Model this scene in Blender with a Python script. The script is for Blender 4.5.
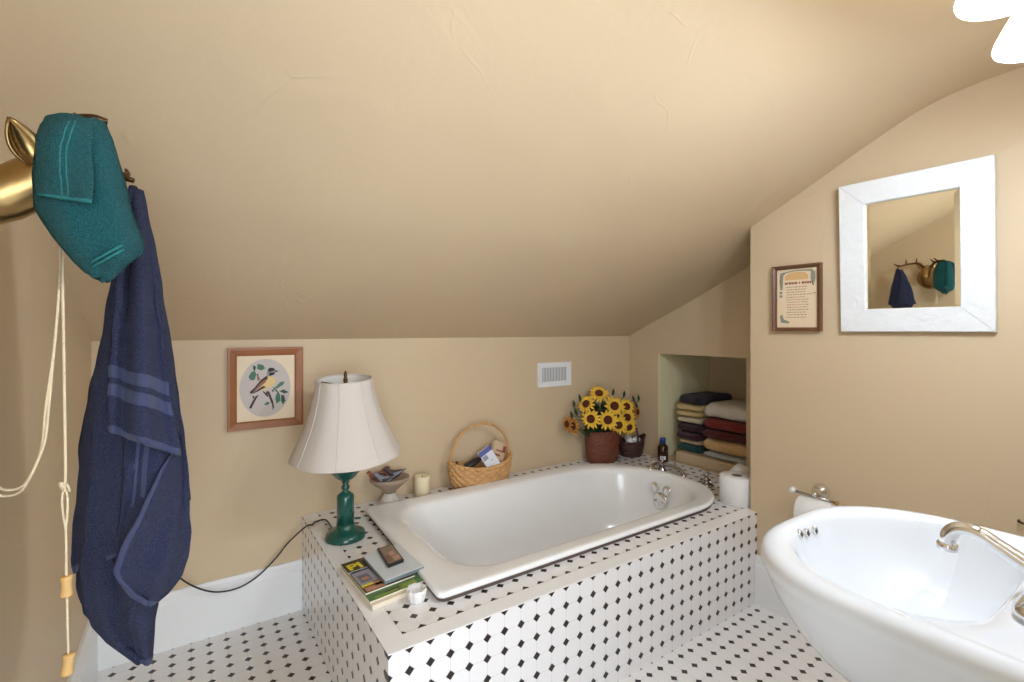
import bpy, math, random
from mathutils import Vector, noise
PI = math.pi
D = bpy.data
for o in list(D.objects): D.objects.remove(o)
scn = bpy.context.scene
COL = scn.collection
random.seed(7)

# ------------------------------------------------------------------ camera
CAM = Vector((-0.364, -1.022, 1.061)); YAW = math.radians(-34.004); FPX = 481.77; HY = 330.16
cd = D.cameras.new('camera'); cam = D.objects.new('camera', cd); COL.objects.link(cam)
cam.location = CAM; cam.rotation_euler = (PI/2, 0, YAW)
cd.sensor_width = 36; cd.lens = FPX/1024*36; cd.shift_y = -(341-HY)/1024
cd.clip_start = 0.01
scn.camera = cam
# ------------------------------------------------------------------ light and exposure
w = D.worlds.new('world'); scn.world = w; w.use_nodes = True
bg = w.node_tree.nodes['Background']; bg.inputs[0].default_value = (0.80, 0.92, 1.06, 1); bg.inputs[1].default_value = 2.0
BULB_W = 9.6
# added fill light, unseen behind the camera, shining in through the doorway
hl = D.lights.new('fill_light', 'AREA'); hl.shape = 'RECTANGLE'; hl.size = 2.3; hl.size_y = 1.4; hl.energy = 76; hl.color = (.91, .97, 1.06)
ho = D.objects.new('fill_light', hl); COL.objects.link(ho); ho.location = (-1.0, -3.0, .95); ho.rotation_euler = (PI/2, 0, -.3)
scn.view_settings.view_transform = 'Standard'; scn.view_settings.look = 'None'
scn.view_settings.gamma = 1; scn.view_settings.use_curve_mapping = False
scn.view_settings.exposure = 0.08

FW = Vector((-math.sin(YAW), math.cos(YAW), 0)); RT = Vector((math.cos(YAW), math.sin(YAW), 0))
def ray(px, py): return FW + RT*((px-512)/FPX) + Vector((0, 0, (HY-py)/FPX))
def atX(px, py, x): d = ray(px, py); return CAM + d*((x-CAM.x)/d.x)
def atY(px, py, y): d = ray(px, py); return CAM + d*((y-CAM.y)/d.y)
def atZ(px, py, z): d = ray(px, py); return CAM + d*((z-CAM.z)/d.z)

# ------------------------------------------------------------------ materials
def srgb(r, g, b):
    f = lambda c: (c/255/12.92) if c/255 <= .04045 else ((c/255+.055)/1.055)**2.4
    return (f(r), f(g), f(b), 1)
def mat(name, col, rough=.5, metal=0, spec=.5, bump=0, bscale=60, var=0, vscale=8, sheen=0, trans=0, emit=0, coat=0, detail=4):
    m = D.materials.new(name); m.use_nodes = True
    nt = m.node_tree; b = nt.nodes['Principled BSDF']
    b.inputs['Base Color'].default_value = col; b.inputs['Roughness'].default_value = rough
    b.inputs['Metallic'].default_value = metal; b.inputs['Specular IOR Level'].default_value = spec
    if sheen: b.inputs['Sheen Weight'].default_value = sheen
    if trans: b.inputs['Transmission Weight'].default_value = trans
    if coat: b.inputs['Coat Weight'].default_value = coat
    if emit: b.inputs['Emission Color'].default_value = col; b.inputs['Emission Strength'].default_value = emit
    tc = nt.nodes.new('ShaderNodeTexCoord')
    if bump:
        n = nt.nodes.new('ShaderNodeTexNoise'); n.inputs['Scale'].default_value = bscale; n.inputs['Detail'].default_value = detail
        nt.links.new(tc.outputs['Object'], n.inputs['Vector'])
        bp = nt.nodes.new('ShaderNodeBump'); bp.inputs['Strength'].default_value = bump; bp.inputs['Distance'].default_value = .01
        nt.links.new(n.outputs['Fac'], bp.inputs['Height']); nt.links.new(bp.outputs['Normal'], b.inputs['Normal'])
    if var:
        n2 = nt.nodes.new('ShaderNodeTexNoise'); n2.inputs['Scale'].default_value = vscale; n2.inputs['Detail'].default_value = 3
        nt.links.new(tc.outputs['Object'], n2.inputs['Vector'])
        mx = nt.nodes.new('ShaderNodeMix'); mx.data_type = 'RGBA'
        mx.inputs['A'].default_value = tuple(c*(1-var) for c in col[:3])+(1,)
        mx.inputs['B'].default_value = tuple(min(1, c*(1+var)) for c in col[:3])+(1,)
        nt.links.new(n2.outputs['Fac'], mx.inputs['Factor']); nt.links.new(mx.outputs['Result'], b.inputs['Base Color'])
    return m
def plaster(name, col, streak=.35):
    m = mat(name, col, rough=.5, spec=.3, var=.035, vscale=2.5)
    nt = m.node_tree; b = nt.nodes['Principled BSDF']; tc = nt.nodes.new('ShaderNodeTexCoord')
    n1 = nt.nodes.new('ShaderNodeTexNoise'); n1.inputs['Scale'].default_value = 5; n1.inputs['Detail'].default_value = 5; n1.inputs['Distortion'].default_value = .6
    n2 = nt.nodes.new('ShaderNodeTexVoronoi'); n2.feature = 'DISTANCE_TO_EDGE'; n2.inputs['Scale'].default_value = 4.2
    mp = nt.nodes.new('ShaderNodeMapping'); mp.inputs['Rotation'].default_value = (0.4, .3, .5); mp.inputs['Scale'].default_value = (.7, 1.4, 1.2)
    wn = nt.nodes.new('ShaderNodeTexNoise'); wn.inputs['Scale'].default_value = 3
    ad = nt.nodes.new('ShaderNodeMix'); ad.data_type = 'VECTOR'; ad.inputs['Factor'].default_value = .22
    nt.links.new(tc.outputs['Object'], mp.inputs['Vector']); nt.links.new(tc.outputs['Object'], wn.inputs['Vector'])
    nt.links.new(mp.outputs['Vector'], ad.inputs['A']); nt.links.new(wn.outputs['Color'], ad.inputs['B'])
    nt.links.new(ad.outputs['Result'], n2.inputs['Vector']); nt.links.new(tc.outputs['Object'], n1.inputs['Vector'])
    cr = nt.nodes.new('ShaderNodeMapRange'); cr.inputs['From Max'].default_value = .012; cr.inputs['To Min'].default_value = 1; cr.inputs['To Max'].default_value = 0
    nt.links.new(n2.outputs['Distance'], cr.inputs['Value'])
    msk = nt.nodes.new('ShaderNodeMapRange'); msk.inputs['From Min'].default_value = .52; msk.inputs['From Max'].default_value = .66
    nt.links.new(n1.outputs['Fac'], msk.inputs['Value'])
    mu = nt.nodes.new('ShaderNodeMath'); mu.operation = 'MULTIPLY'; nt.links.new(cr.outputs[0], mu.inputs[0]); nt.links.new(msk.outputs[0], mu.inputs[1])
    mu2 = nt.nodes.new('ShaderNodeMath'); mu2.operation = 'MULTIPLY_ADD'; mu2.inputs[1].default_value = streak
    nt.links.new(mu.outputs[0], mu2.inputs[0]); nt.links.new(n1.outputs['Fac'], mu2.inputs[2])
    bp = nt.nodes.new('ShaderNodeBump'); bp.inputs['Strength'].default_value = .28; bp.inputs['Distance'].default_value = .018
    nt.links.new(mu2.outputs[0], bp.inputs['Height']); nt.links.new(bp.outputs['Normal'], b.inputs['Normal'])
    return m
def tile_mat():
    m = D.materials.new('octagon_dot_tile'); m.use_nodes = True
    nt = m.node_tree; b = nt.nodes['Principled BSDF']; b.inputs['Roughness'].default_value = .22
    uv = nt.nodes.new('ShaderNodeUVMap'); sp = nt.nodes.new('ShaderNodeSeparateXYZ'); nt.links.new(uv.outputs[0], sp.inputs[0])
    def mth(op, a, bb=None, c=None):
        n = nt.nodes.new('ShaderNodeMath'); n.operation = op
        for i, v in enumerate((a, bb, c)):
            if v is None: continue
            if isinstance(v, (int, float)): n.inputs[i].default_value = v
            else: nt.links.new(v, n.inputs[i])
        return n.outputs[0]
    def dist(o): return mth('ABSOLUTE', mth('SUBTRACT', mth('FRACT', mth('ADD', o, .5)), .5))
    fu, fv = dist(sp.outputs[0]), dist(sp.outputs[1])
    L = mth('ADD', fu, fv)
    dot = mth('LESS_THAN', L, .225)
    ring = mth('LESS_THAN', mth('ABSOLUTE', mth('SUBTRACT', L, .242)), .018)
    line = mth('MULTIPLY', mth('LESS_THAN', mth('MINIMUM', fu, fv), .012), mth('GREATER_THAN', L, .24))
    gr = mth('MAXIMUM', ring, line)
    m1 = nt.nodes.new('ShaderNodeMix'); m1.data_type = 'RGBA'; m1.inputs['A'].default_value = srgb(236, 233, 231); m1.inputs['B'].default_value = srgb(46, 41, 41)
    nt.links.new(dot, m1.inputs['Factor'])
    m2 = nt.nodes.new('ShaderNodeMix'); m2.data_type = 'RGBA'; m2.inputs['B'].default_value = srgb(216, 210, 205)
    nt.links.new(m1.outputs['Result'], m2.inputs['A']); nt.links.new(gr, m2.inputs['Factor'])
    nt.links.new(m2.outputs['Result'], b.inputs['Base Color'])
    bp = nt.nodes.new('ShaderNodeBump'); bp.invert = True; bp.inputs['Strength'].default_value = .3; bp.inputs['Distance'].default_value = .002
    nt.links.new(gr, bp.inputs['Height']); nt.links.new(bp.outputs['Normal'], b.inputs['Normal'])
    return m
WALLC = srgb(208, 186, 153)
M = {}
M['wall'] = plaster('beige_plaster', WALLC, .12)
M['ceil'] = plaster('beige_ceiling_plaster', srgb(208, 186, 153), .18)
M['tile'] = tile_mat()
M['border'] = mat('white_border_tile', srgb(243, 241, 239), .2, bump=.05, bscale=20)
M['white_paint'] = mat('white_paint', srgb(238, 238, 236), .35, bump=.15, bscale=40, var=.03)
M['distress'] = mat('distressed_white_paint', srgb(236, 238, 238), .5, bump=.4, bscale=50, var=.05, vscale=14)
M['cream_panel'] = mat('cream_yellow_paint', srgb(240, 230, 186), .5, bump=.1)
M['porcelain'] = mat('porcelain', srgb(223, 226, 229), .08, coat=.3)
M['enamel'] = mat('tub_enamel', srgb(243, 243, 242), .16, coat=.2, var=.02)
M['iron'] = mat('dark_iron_edge', srgb(92, 74, 66), .7, bump=.3)
M['chrome'] = mat('chrome', (.78, .78, .78, 1), .09, metal=1)
M['dark_chrome'] = mat('aged_chrome', (.42, .39, .37, 1), .2, metal=1)
M['brass'] = mat('brass', srgb(164, 134, 86), .30, metal=1, bump=.1, bscale=20)
M['dark_brass'] = mat('dark_bronze', srgb(92, 66, 44), .4, metal=1)
M['green_metal'] = mat('green_enamel_metal', srgb(18, 78, 66), .22, coat=.3)
M['shade'] = mat('cream_lampshade_fabric', srgb(210, 200, 190), .8, bump=.1, bscale=300)
M['shade_in'] = mat('white_shade_lining', srgb(240, 236, 228), .8)
M['black_cord'] = mat('black_cord', srgb(30, 28, 27), .5)
M['oak'] = mat('orange_oak_frame', srgb(150, 92, 48), .4, bump=.2, bscale=30, var=.2, vscale=12)
M['dkoak'] = mat('brown_wood_frame', srgb(104, 68, 42), .4, bump=.2, bscale=30, var=.2, vscale=14)
M['mat_board'] = mat('cream_mat_board', srgb(232, 214, 184), .8)
M['oval'] = mat('grey_lilac_cloth', srgb(200, 190, 184), .9, bump=.2, bscale=300)
M['paper'] = mat('aged_paper', srgb(228, 206, 172), .8, var=.04)
M['mirror'] = mat('mirror_silver', (.90, .86, .74, 1), .015, metal=1)
M['navy'] = mat('navy_terry', srgb(52, 56, 82), .95, spec=.05, bump=.8, bscale=420, sheen=.06, var=.34, vscale=330, detail=2)
M['navy_band'] = mat('navy_flat_band', srgb(66, 71, 98), .9, spec=.1, bump=.3, bscale=700, sheen=.1, var=.06, vscale=60)
M['teal'] = mat('teal_terry', srgb(34, 90, 94), .95, spec=.05, bump=.8, bscale=520, sheen=.06, var=.3, vscale=420, detail=2)
M['teal_band'] = mat('teal_flat_band', srgb(50, 116, 116), .9, spec=.1, bump=.4, bscale=300)
M['wicker'] = mat('honey_wicker', srgb(206, 158, 102), .55, var=.2, vscale=26, bump=.3, bscale=120)
M['redwick'] = mat('red_brown_wicker', srgb(116, 62, 42), .5, var=.3, vscale=50, bump=.4, bscale=150)
M['dkwick'] = mat('dark_brown_wicker', srgb(74, 44, 34), .5, var=.3, vscale=50, bump=.4, bscale=150)
M['petal'] = mat('yellow_petal', srgb(238, 192, 58), .7, var=.15, vscale=60)
M['petal2'] = mat('faded_orange_petal', srgb(200, 140, 64), .7, var=.2, vscale=60)
M['disc'] = mat('brown_seed_disc', srgb(104, 46, 22), .9, bump=1, bscale=400)
M['leaf'] = mat('dark_green_leaf', srgb(40, 66, 34), .6, var=.3, vscale=30)
M['stem'] = mat('green_stem', srgb(62, 78, 36), .6)
M['cork'] = mat('pale_turned_wood', srgb(214, 172, 108), .6, var=.12, vscale=60)
M['cordw'] = mat('cream_cotton_cord', srgb(234, 214, 178), .9, bump=.5, bscale=500)
M['candle'] = mat('cream_wax', srgb(232, 216, 180), .5, spec=.4)
M['stone'] = mat('grey_brown_stone', srgb(164, 142, 122), .7, bump=.5, bscale=90, var=.25, vscale=40)
M['glass'] = mat('clear_glass', (.95, .97, .96, 1), .03, trans=1)
M['frost'] = mat('frosted_glass', srgb(206, 200, 190), .25, coat=.4)
M['amber'] = mat('amber_bottle', srgb(58, 28, 12), .12, coat=.4)
M['blue_cap'] = mat('blue_cap', srgb(30, 72, 150), .4)
M['white_pl'] = mat('white_plastic', srgb(236, 236, 236), .4)
M['tissue'] = mat('white_tissue_paper', srgb(240, 239, 238), .9, spec=.1, bump=.2, bscale=150)
M['soapw'] = mat('white_soap', srgb(236, 234, 230), .4)
M['card'] = mat('cardboard_core', srgb(120, 100, 84), .9)
M['shadeglass'] = mat('lit_opal_glass', (1, .97, .92, 1), .3, emit=3.2)
M['grey_screen'] = mat('grey_screen', srgb(120, 118, 112), .6)
def flat(name, r, g, b, rough=.7, **k): return mat(name, srgb(r, g, b), rough, **k)

# ------------------------------------------------------------------ mesh helpers
class MB:
    def __init__(s): s.v = []; s.f = []; s.m = []; s.sm = []; s.mats = []
    def mi(s, m):
        if m not in s.mats: s.mats.append(m)
        return s.mats.index(m)
    def add(s, vs, fs, m, smooth=True):
        n = len(s.v); k = s.mi(m); s.v += [tuple(v) for v in vs]
        for f in fs: s.f.append(tuple(n+i for i in f)); s.m.append(k); s.sm.append(smooth)
    def box(s, a, b, m, smooth=False, rot=None, piv=None):
        x0, y0, z0 = a; x1, y1, z1 = b
        vs = [Vector(p) for p in ((x0,y0,z0),(x1,y0,z0),(x1,y1,z0),(x0,y1,z0),(x0,y0,z1),(x1,y0,z1),(x1,y1,z1),(x0,y1,z1))]
        if rot is not None:
            from mathutils import Euler
            p = Vector(piv) if piv else sum(vs, Vector())/8
            R = Euler(rot).to_matrix(); vs = [p+R@(v-p) for v in vs]
        s.add(vs, [(0,3,2,1),(4,5,6,7),(0,1,5,4),(1,2,6,5),(2,3,7,6),(3,0,4,7)], m, smooth); return s
    def loft(s, rings, m, closed=True, cap0=False, cap1=False, smooth=True):
        n = len(rings[0]); vs = [p for r in rings for p in r]; fs = []
        for j in range(len(rings)-1):
            for i in range(n if closed else n-1):
                k = (i+1) % n; fs.append((j*n+i, j*n+k, (j+1)*n+k, (j+1)*n+i))
        if cap0: fs.append(tuple(reversed(range(n))))
        if cap1: fs.append(tuple((len(rings)-1)*n+i for i in range(n)))
        s.add(vs, fs, m, smooth); return s
    def lathe(s, prof, c, m, seg=40, cap0=True, cap1=True, sx=1, sy=1, smooth=True):
        c = Vector(c)
        s.loft([[c+Vector((r*sx*math.cos(2*PI*i/seg), r*sy*math.sin(2*PI*i/seg), z)) for i in range(seg)] for r, z in prof], m, True, cap0, cap1, smooth); return s
    def lathe_axis(s, prof, c, axis, m, seg=28, cap0=True, cap1=True):
        c = Vector(c); ax = Vector(axis).normalized(); t = ax.orthogonal().normalized(); b = ax.cross(t)
        s.loft([[c+ax*h+(t*math.cos(2*PI*i/seg)+b*math.sin(2*PI*i/seg))*r for i in range(seg)] for r, h in prof], m, True, cap0, cap1); return s
    def tube(s, pts, r, m, seg=10, cap=True):
        pts = [Vector(p) for p in pts]; n = len(pts)
        rs = r if isinstance(r, (list, tuple)) else [r]*n
        rings = []; t0 = None
        for i, p in enumerate(pts):
            d = (pts[min(i+1, n-1)]-pts[max(i-1, 0)]).normalized()
            if t0 is None: t0 = d.orthogonal().normalized()
            t0 = (t0-d*t0.dot(d)).normalized(); b = d.cross(t0)
            rings.append([p+(t0*math.cos(2*PI*k/seg)+b*math.sin(2*PI*k/seg))*rs[i] for k in range(seg)])
        s.loft(rings, m, True, cap, cap); return s
    def prism(s, poly, ax, d0, d1, m):
        """polygon in the plane normal to axis ax, from d0 to d1 (numbers or functions of the 2 coords)"""
        def P(p, d):
            d = d(*p) if callable(d) else d
            return {'x': (d, p[0], p[1]), 'y': (p[0], d, p[1]), 'z': (p[0], p[1], d)}[ax]
        n = len(poly); vs = [P(p, d0) for p in poly]+[P(p, d1) for p in poly]
        fs = [tuple(range(n)), tuple(range(2*n-1, n-1, -1))]+[(i, n+i, n+(i+1) % n, (i+1) % n) for i in range(n)]
        s.add(vs, fs, m, False); return s
    def build(s, name, parent=None, bevel=0, solid=0, sub=0, bseg=2, loc=None, fixn=True):
        me = D.meshes.new(name); me.from_pydata(s.v, [], s.f); 
        for m in s.mats: me.materials.append(m)
        for p, k, q in zip(me.polygons, s.m, s.sm): p.material_index = k; p.use_smooth = q
        if fixn:
            import bmesh
            bm = bmesh.new(); bm.from_mesh(me); bmesh.ops.recalc_face_normals(bm, faces=bm.faces); bm.to_mesh(me); bm.free()
        o = D.objects.new(name, me); COL.objects.link(o)
        if loc is not None:
            L = Vector(loc)
            for v in me.vertices: v.co -= L
            o.location = L
        if parent is not None:
            o.parent = parent; o.location = -Vector(parent.location) if loc is None else Vector(loc)-parent.location
            if parent.parent is not None:
                o.location -= parent.parent.location
        if solid:
            q = o.modifiers.new('thickness', 'SOLIDIFY'); q.thickness = solid; q.offset = 0
        if bevel:
            q = o.modifiers.new('bevel', 'BEVEL'); q.width = bevel; q.segments = bseg; q.limit_method = 'ANGLE'; q.angle_limit = .6
        if sub:
            q = o.modifiers.new('smooth', 'SUBSURF'); q.levels = sub; q.render_levels = sub
        return o
def tag(o, label, cat, group=None):
    o['label'] = label; o['category'] = cat
    if group: o['group'] = group
    return o
def thing(name, loc, label, cat, group=None):
    o = D.objects.new(name, None); COL.objects.link(o); o.location = loc; o.empty_display_size = .05
    return tag(o, label, cat, group)
def struct(o): o['kind'] = 'structure'; return o
def rrect(x0, x1, y0, y1, rs, z, n=8, zf=None):
    """rounded rectangle ring; rs = radii (x0y0, x1y0, x1y1, x0y1)"""
    out = []
    for (cx, cy, sx, sy, a0), r in zip(((x0,y0,1,1,PI),(x1,y0,-1,1,1.5*PI),(x1,y1,-1,-1,0),(x0,y1,1,-1,.5*PI)), rs):
        for i in range(n+1):
            a = a0+i/n*PI/2; X = cx+sx*r+r*math.cos(a); Y = cy+sy*r+r*math.sin(a)
            out.append(Vector((X, Y, z if zf is None else zf(X, Y))))
    return out
def interp(tab, t):
    for (a, va), (b, vb) in zip(tab, tab[1:]):
        if t <= b: return va+(vb-va)*max(0, (t-a)/(b-a))
    return tab[-1][1]
def spline(pts, n=8):
    pts = [Vector(p) for p in pts]; out = []
    P = [pts[0]*2-pts[1]]+pts+[pts[-1]*2-pts[-2]]
    for i in range(1, len(P)-2):
        for k in range(n):
            t = k/n; a, b, c, d = P[i-1], P[i], P[i+1], P[i+2]
            out.append(.5*((2*b)+(c-a)*t+(2*a-5*b+4*c-d)*t*t+(3*b-a-3*c+d)*t**3))
    out.append(pts[-1]); return out
def nz(p, s): return noise.noise(Vector(p)*s)

# ------------------------------------------------------------------ the room
PT = 0.0508; ZT = 0.352; YB = 0.958; XC = 1.4776; KW = -0.04; XL = -0.612; XA = 1.81; YN = -1.03
CEIL = [(-1.3, 1.775), (-.85, 1.775), (-.72, 1.772), (-.62, 1.765), (-.53, 1.748), (-.45, 1.715), (-.32, 1.648), (-.16, 1.561), (.024, 1.466), (.25, 1.345), (.54, 1.210), (.80, 1.096), (YB, 1.026), (1.2, .92)]
def zc(y): return interp(CEIL, y)
def tile_uv(o, fn):
    me = o.data; uvl = me.uv_layers.new(name='UVMap')
    for p in me.polygons:
        for li in p.loop_indices:
            c = me.vertices[me.loops[li].vertex_index].co+o.location
            uvl.data[li].uv = fn(c, p.normal)
fl = struct(MB().box((XL-.1, YN-.6, -.05), (2.4, 1.06, 0), M['tile']).build('floor'))
tile_uv(fl, lambda c, n: (c.x/PT-.06, (c.y/PT-18.65)/1.012))
ys = [1.06]+[y for y, z in reversed(CEIL) if y < YB+.01 and y > -1.2]+[-1.2]
sp = [(-1.3+i*.02) for i in range(int(2.36/.02)+1)]
def zcs(y):  # slightly smoothed profile
    return sum(zc(y+k*.02) for k in range(-2, 3))/5 if y < .9 else zc(y)
poly = [(y, zcs(y)) for y in sp]+[(sp[-1], 2.0), (sp[0], 2.0)]
struct(MB().prism(poly, 'x', XL-.15, 2.45, M['ceil']).build('ceiling'))
def wall_yz(mb, y0, y1, z0, z1, xin, xout, m):
    n = max(2, int(abs(y1-y0)/.03)); yy = [y0+(y1-y0)*i/n for i in range(n+1)]
    if z1 is None: pl = [(y, z0) for y in yy]+[(y, zcs(y)+.012) for y in reversed(yy)]
    else: pl = [(y0, z0), (y1, z0), (y1, z1), (y0, z1)]
    mb.prism(pl, 'x', xin, xout, m)
struct(MB().box((XL-.1, YB, 0), (XA+.1, YB+.1, 1.04), M['wall']).build('wall_back'))
mb = MB(); wall_yz(mb, YN-.1, YB, 0, None, XL, XL-.1, M['wall'])
struct(mb.build('wall_left'))
xr = lambda y, z=0: XC+KW*y
mb = MB(); wall_yz(mb, YN-.1, .026, 0, None, xr, XA+.12, M['wall']); struct(mb.build('wall_right'))
NY0, NY1, NZ = .236, .745, .93
mb = MB(); wall_yz(mb, NY1, YB, 0, None, XA, XA+.1, M['wall']); wall_yz(mb, .026, NY0, 0, None, XA, XA+.1, M['wall'])
wall_yz(mb, NY0, NY1, NZ, None, XA, XA+.1, M['wall']); struct(mb.build('wall_alcove'))
mb = MB()
mb.box((XA+.1, NY1, .3), (2.30, NY1+.03, NZ+.03), M['cream_panel'])
mb.box((XA+.0005, NY1-.004, ZT), (2.27, NY1, NZ), M['cream_panel'])
mb.box((2.27, NY0-.03, .3), (2.30, NY1, NZ+.03), M['wall']); mb.box((XA+.1, NY0-.03, .3), (2.27, NY0, NZ+.03), M['wall'])
mb.box((XA+.1, NY0-.03, NZ), (2.30, NY1, NZ+.03), M['wall']); mb.box((XA, NY0, .3), (2.27, NY1-.004, ZT-.002), M['wall'])
struct(mb.build('wall_niche'))
struct(MB().box((1.84, NY0+.001, ZT-.002), (2.268, .655, .403), M['wall']).build('trim_1', bevel=.006))
# near wall with the doorway the camera looks in from
mb = MB(); DX1 = .06
mb.box((DX1, YN-.1, 0), (XA+.1, YN, 1.79), M['wall']); mb.box((XL, YN-.1, 1.70), (DX1, YN, 1.79), M['wall'])
struct(mb.build('wall_near'))
mb = MB(); mb.box((DX1, YN-.11, 0), (DX1+.06, YN+.012, 1.74), M['white_paint']); mb.box((XL, YN-.11, 1.68), (DX1, YN+.012, 1.74), M['white_paint'])
struct(mb.build('door_1', bevel=.004))
# baseboards
def bboard(name, a, b, nrm):
    mb = MB(); a = Vector(a); b = Vector(b); nn = Vector(nrm)
    prof = [(0, 0), (.018, 0), (.018, .150), (.013, .158), (.013, .176), (.008, .186), (0, .187)]
    mb.loft([[p+nn*d+Vector((0, 0, z)) for d, z in prof] for p in (a, b)], M['white_paint'], True, True, True, False)
    return struct(mb.build(name))
bboard('baseboard_back', (XL, YB, 0), (-.0005, YB, 0), (0, -1, 0))
bboard('baseboard_left', (XL, YB-.018, 0), (XL, YN, 0), (1, 0, 0))
bboard('baseboard_right', (xr(-.001), -.001, 0), (xr(YN+.02), YN+.02, 0), (-1, 0, 0))

# ------------------------------------------------------------------ tiled tub platform
ts = thing('tub_surround', (0, 0, 0), 'white tiled platform with black diamond dots around the bathtub', 'tub surround')
B1 = 1.05*PT
mb = MB(); mb.box((0, 0, 0), (XC-.0005, .02, ZT-.003), M['tile']); fp = mb.build('front_panel', ts)
tile_uv(fp, lambda c, n: (c.x/PT-.964, (ZT-c.z)/PT-.042))
mb = MB(); mb.box((0, .02, 0), (.02, YB-.0005, ZT-.003), M['tile']); lp = mb.build('side_panel', ts)
tile_uv(lp, lambda c, n: (c.y/PT-.4 if abs(n.x) > .5 else c.x/PT-.964, (ZT-c.z)/PT-.042))
XE = XA-.001; YE = YB-.0005
def tring(x0, x1, y0, y1, rs, z, sk=0):
    R = rrect(x0, x1, y0, y1, rs, z, 10)
    return [Vector((p.x+sk*max(0, (p.y-.12))/.72*max(0, 1-(p.x-x0)/.5), p.y, p.z)) for p in R]
O = lambda d, z, sk=.03: tring(.172+d, 1.557-d, .108+d, .832-d, (.02+d*.3, .27-d*.7, .36-d*.7, .02+d*.3), z, sk)
hole = O(.025, ZT); ctr = Vector((.86, .48, ZT))
outr = []
for p in hole:
    d = p-ctr; k = min([abs((B1 if d.x < 0 else XE)-ctr.x)/max(1e-6, abs(d.x)), abs((B1 if d.y < 0 else YE)-ctr.y)/max(1e-6, abs(d.y))]); outr.append(ctr+d*k)
for cx_, cy_ in ((B1, B1), (XE, B1), (XE, YE), (B1, YE)):
    i = min(range(len(outr)), key=lambda q: (outr[q]-Vector((cx_, cy_, ZT))).length); outr[i] = Vector((cx_, cy_, ZT))
dn = Vector((0, 0, -.03))
mb = MB(); mb.loft([[p+dn for p in outr], outr, hole, [p+dn for p in hole]], M['tile'], True, smooth=False)
dk = mb.build('deck', ts); tile_uv(dk, lambda c, n: (c.x/PT-1.02, c.y/PT-1.06))
mb = MB(); t0 = ZT-.003
mb.prism([(0, 0), (XC-.0005, 0), (XC-.0005, B1), (B1, B1), (B1, YE), (0, YE)], 'z', t0, ZT, M['border'])
mb.build('bullnose_edge', ts, bevel=.0025)
mb = MB(); mb.box((XC-.0005, .027, ZT-.03), (XE, B1, ZT), M['border']); mb.build('corner_tile', ts)

# ------------------------------------------------------------------ bathtub
tub = thing('bathtub', (.9, .48, ZT), 'white enamel bathtub sunk into the tiled platform', 'bathtub')
ZR = ZT+.029
rings = []
rings += [O(.03, ZT+.006), O(.010, ZT+.0095), O(.003, ZT+.012), O(0, ZT+.017), O(.002, ZR-.004), O(.007, ZR), O(.02, ZR-.001), O(.03, ZR-.002)]
I = lambda x0, x1, y0, y1, r, z: tring(x0, x1, y0, y1, (r, r+.09, r+.17, r), z, 0)
rings += [I(.275, 1.522, .180, .765, .15, ZR-.006), I(.288, 1.515, .192, .755, .15, ZR-.018), I(.31, 1.510, .205, .745, .145, ZT-.03), I(.40, 1.492, .228, .725, .135, ZT-.13), I(.50, 1.46, .262, .695, .11, ZT-.24), I(.56, 1.42, .30, .66, .08, ZT-.285), I(.66, 1.34, .38, .58, .03, ZT-.30)]
mb = MB(); mb.loft(rings, M['enamel'], True, False, True)
mb.build('basin', tub, sub=1)
mb = MB(); mb.loft([O(.008, ZT+.0005), O(.006, ZT+.011)], M['iron'], True); mb.build('rim_underside', tub)
def disc_plate(name, c, ax, rad, m, parent, th=.006, screws=True):
    mb = MB(); mb.lathe_axis([(rad*.9, -.004), (rad, 0), (rad, th*.5), (rad*.86, th), (rad*.3, th*1.15)], c, ax, m)
    if screws:
        a = Vector(ax).normalized(); t = Vector((0, 1, 0)).cross(a).normalized()
        for s in (-1, 1):
            mb.lathe_axis([(rad*.13, 0), (rad*.13, th*1.6)], Vector(c)+Vector((0, s*rad*.5, 0)), ax, M['dark_chrome'], 10)
    return mb.build(name, parent)
axp = (-1, 0, .12)
disc_plate('overflow_plate', tuple(atX(660, 501, 1.486)), axp, .040, M['chrome'], tub)
disc_plate('valve_cap', tuple(atX(655, 487, 1.476)), axp, .023, M['chrome'], tub, screws=False)
disc_plate('valve_cap', tuple(atX(667, 491, 1.494)), axp, .023, M['chrome'], tub, screws=False)
# tub faucet on the deck
FX, FY = 1.625, .57
tf = thing('tub_faucet', (FX, FY, ZT), 'dark chrome bathtub faucet with curved spout on the tiled deck', 'faucet')
mb = MB(); mb.lathe([(.022, 0), (.022, .005), (.015, .012), (.013, .03), (.016, .034), (.013, .042)], (FX, FY, ZT), M['dark_chrome'], 24); mb.build('body', tf)
sp_ = spline([(FX, FY, ZT+.03), (FX-.02, FY, ZT+.042), (FX-.06, FY-.004, ZT+.044), (FX-.095, FY-.008, ZT+.032), (FX-.108, FY-.01, ZT+.010)], 6)
mb = MB(); mb.tube(sp_, [.012-.002*i/len(sp_) for i in range(len(sp_))], M['chrome'], 14); mb.build('spout', tf)
mb = MB(); mb.lathe([(.008, .04), (.010, .048), (.005, .056), (.007, .062), (.003, .067)], (FX, FY, ZT), M['dark_chrome'], 16); mb.build('knob', tf)
mb = MB(); mb.tube(spline([(FX, FY-.01, ZT+.034), (FX+.002, FY-.05, ZT+.036), (FX+.003, FY-.10, ZT+.028), (FX+.003, FY-.125, ZT+.012)], 5), [.0095]*8+[.008]*8, M['dark_chrome'], 10); mb.build('lever', tf)
mb = MB(); mb.lathe([(.013, 0), (.013, .004), (.008, .008), (.008, .016)], (FX+.003, FY-.125, ZT), M['dark_chrome'], 16); mb.build('lever_post', tf)
VX, VY = 1.598, .303
tv = thing('tub_valve_handle', (VX, VY, ZT), 'aged chrome tap handle with a ring top near the toilet roll', 'tap')
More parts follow.
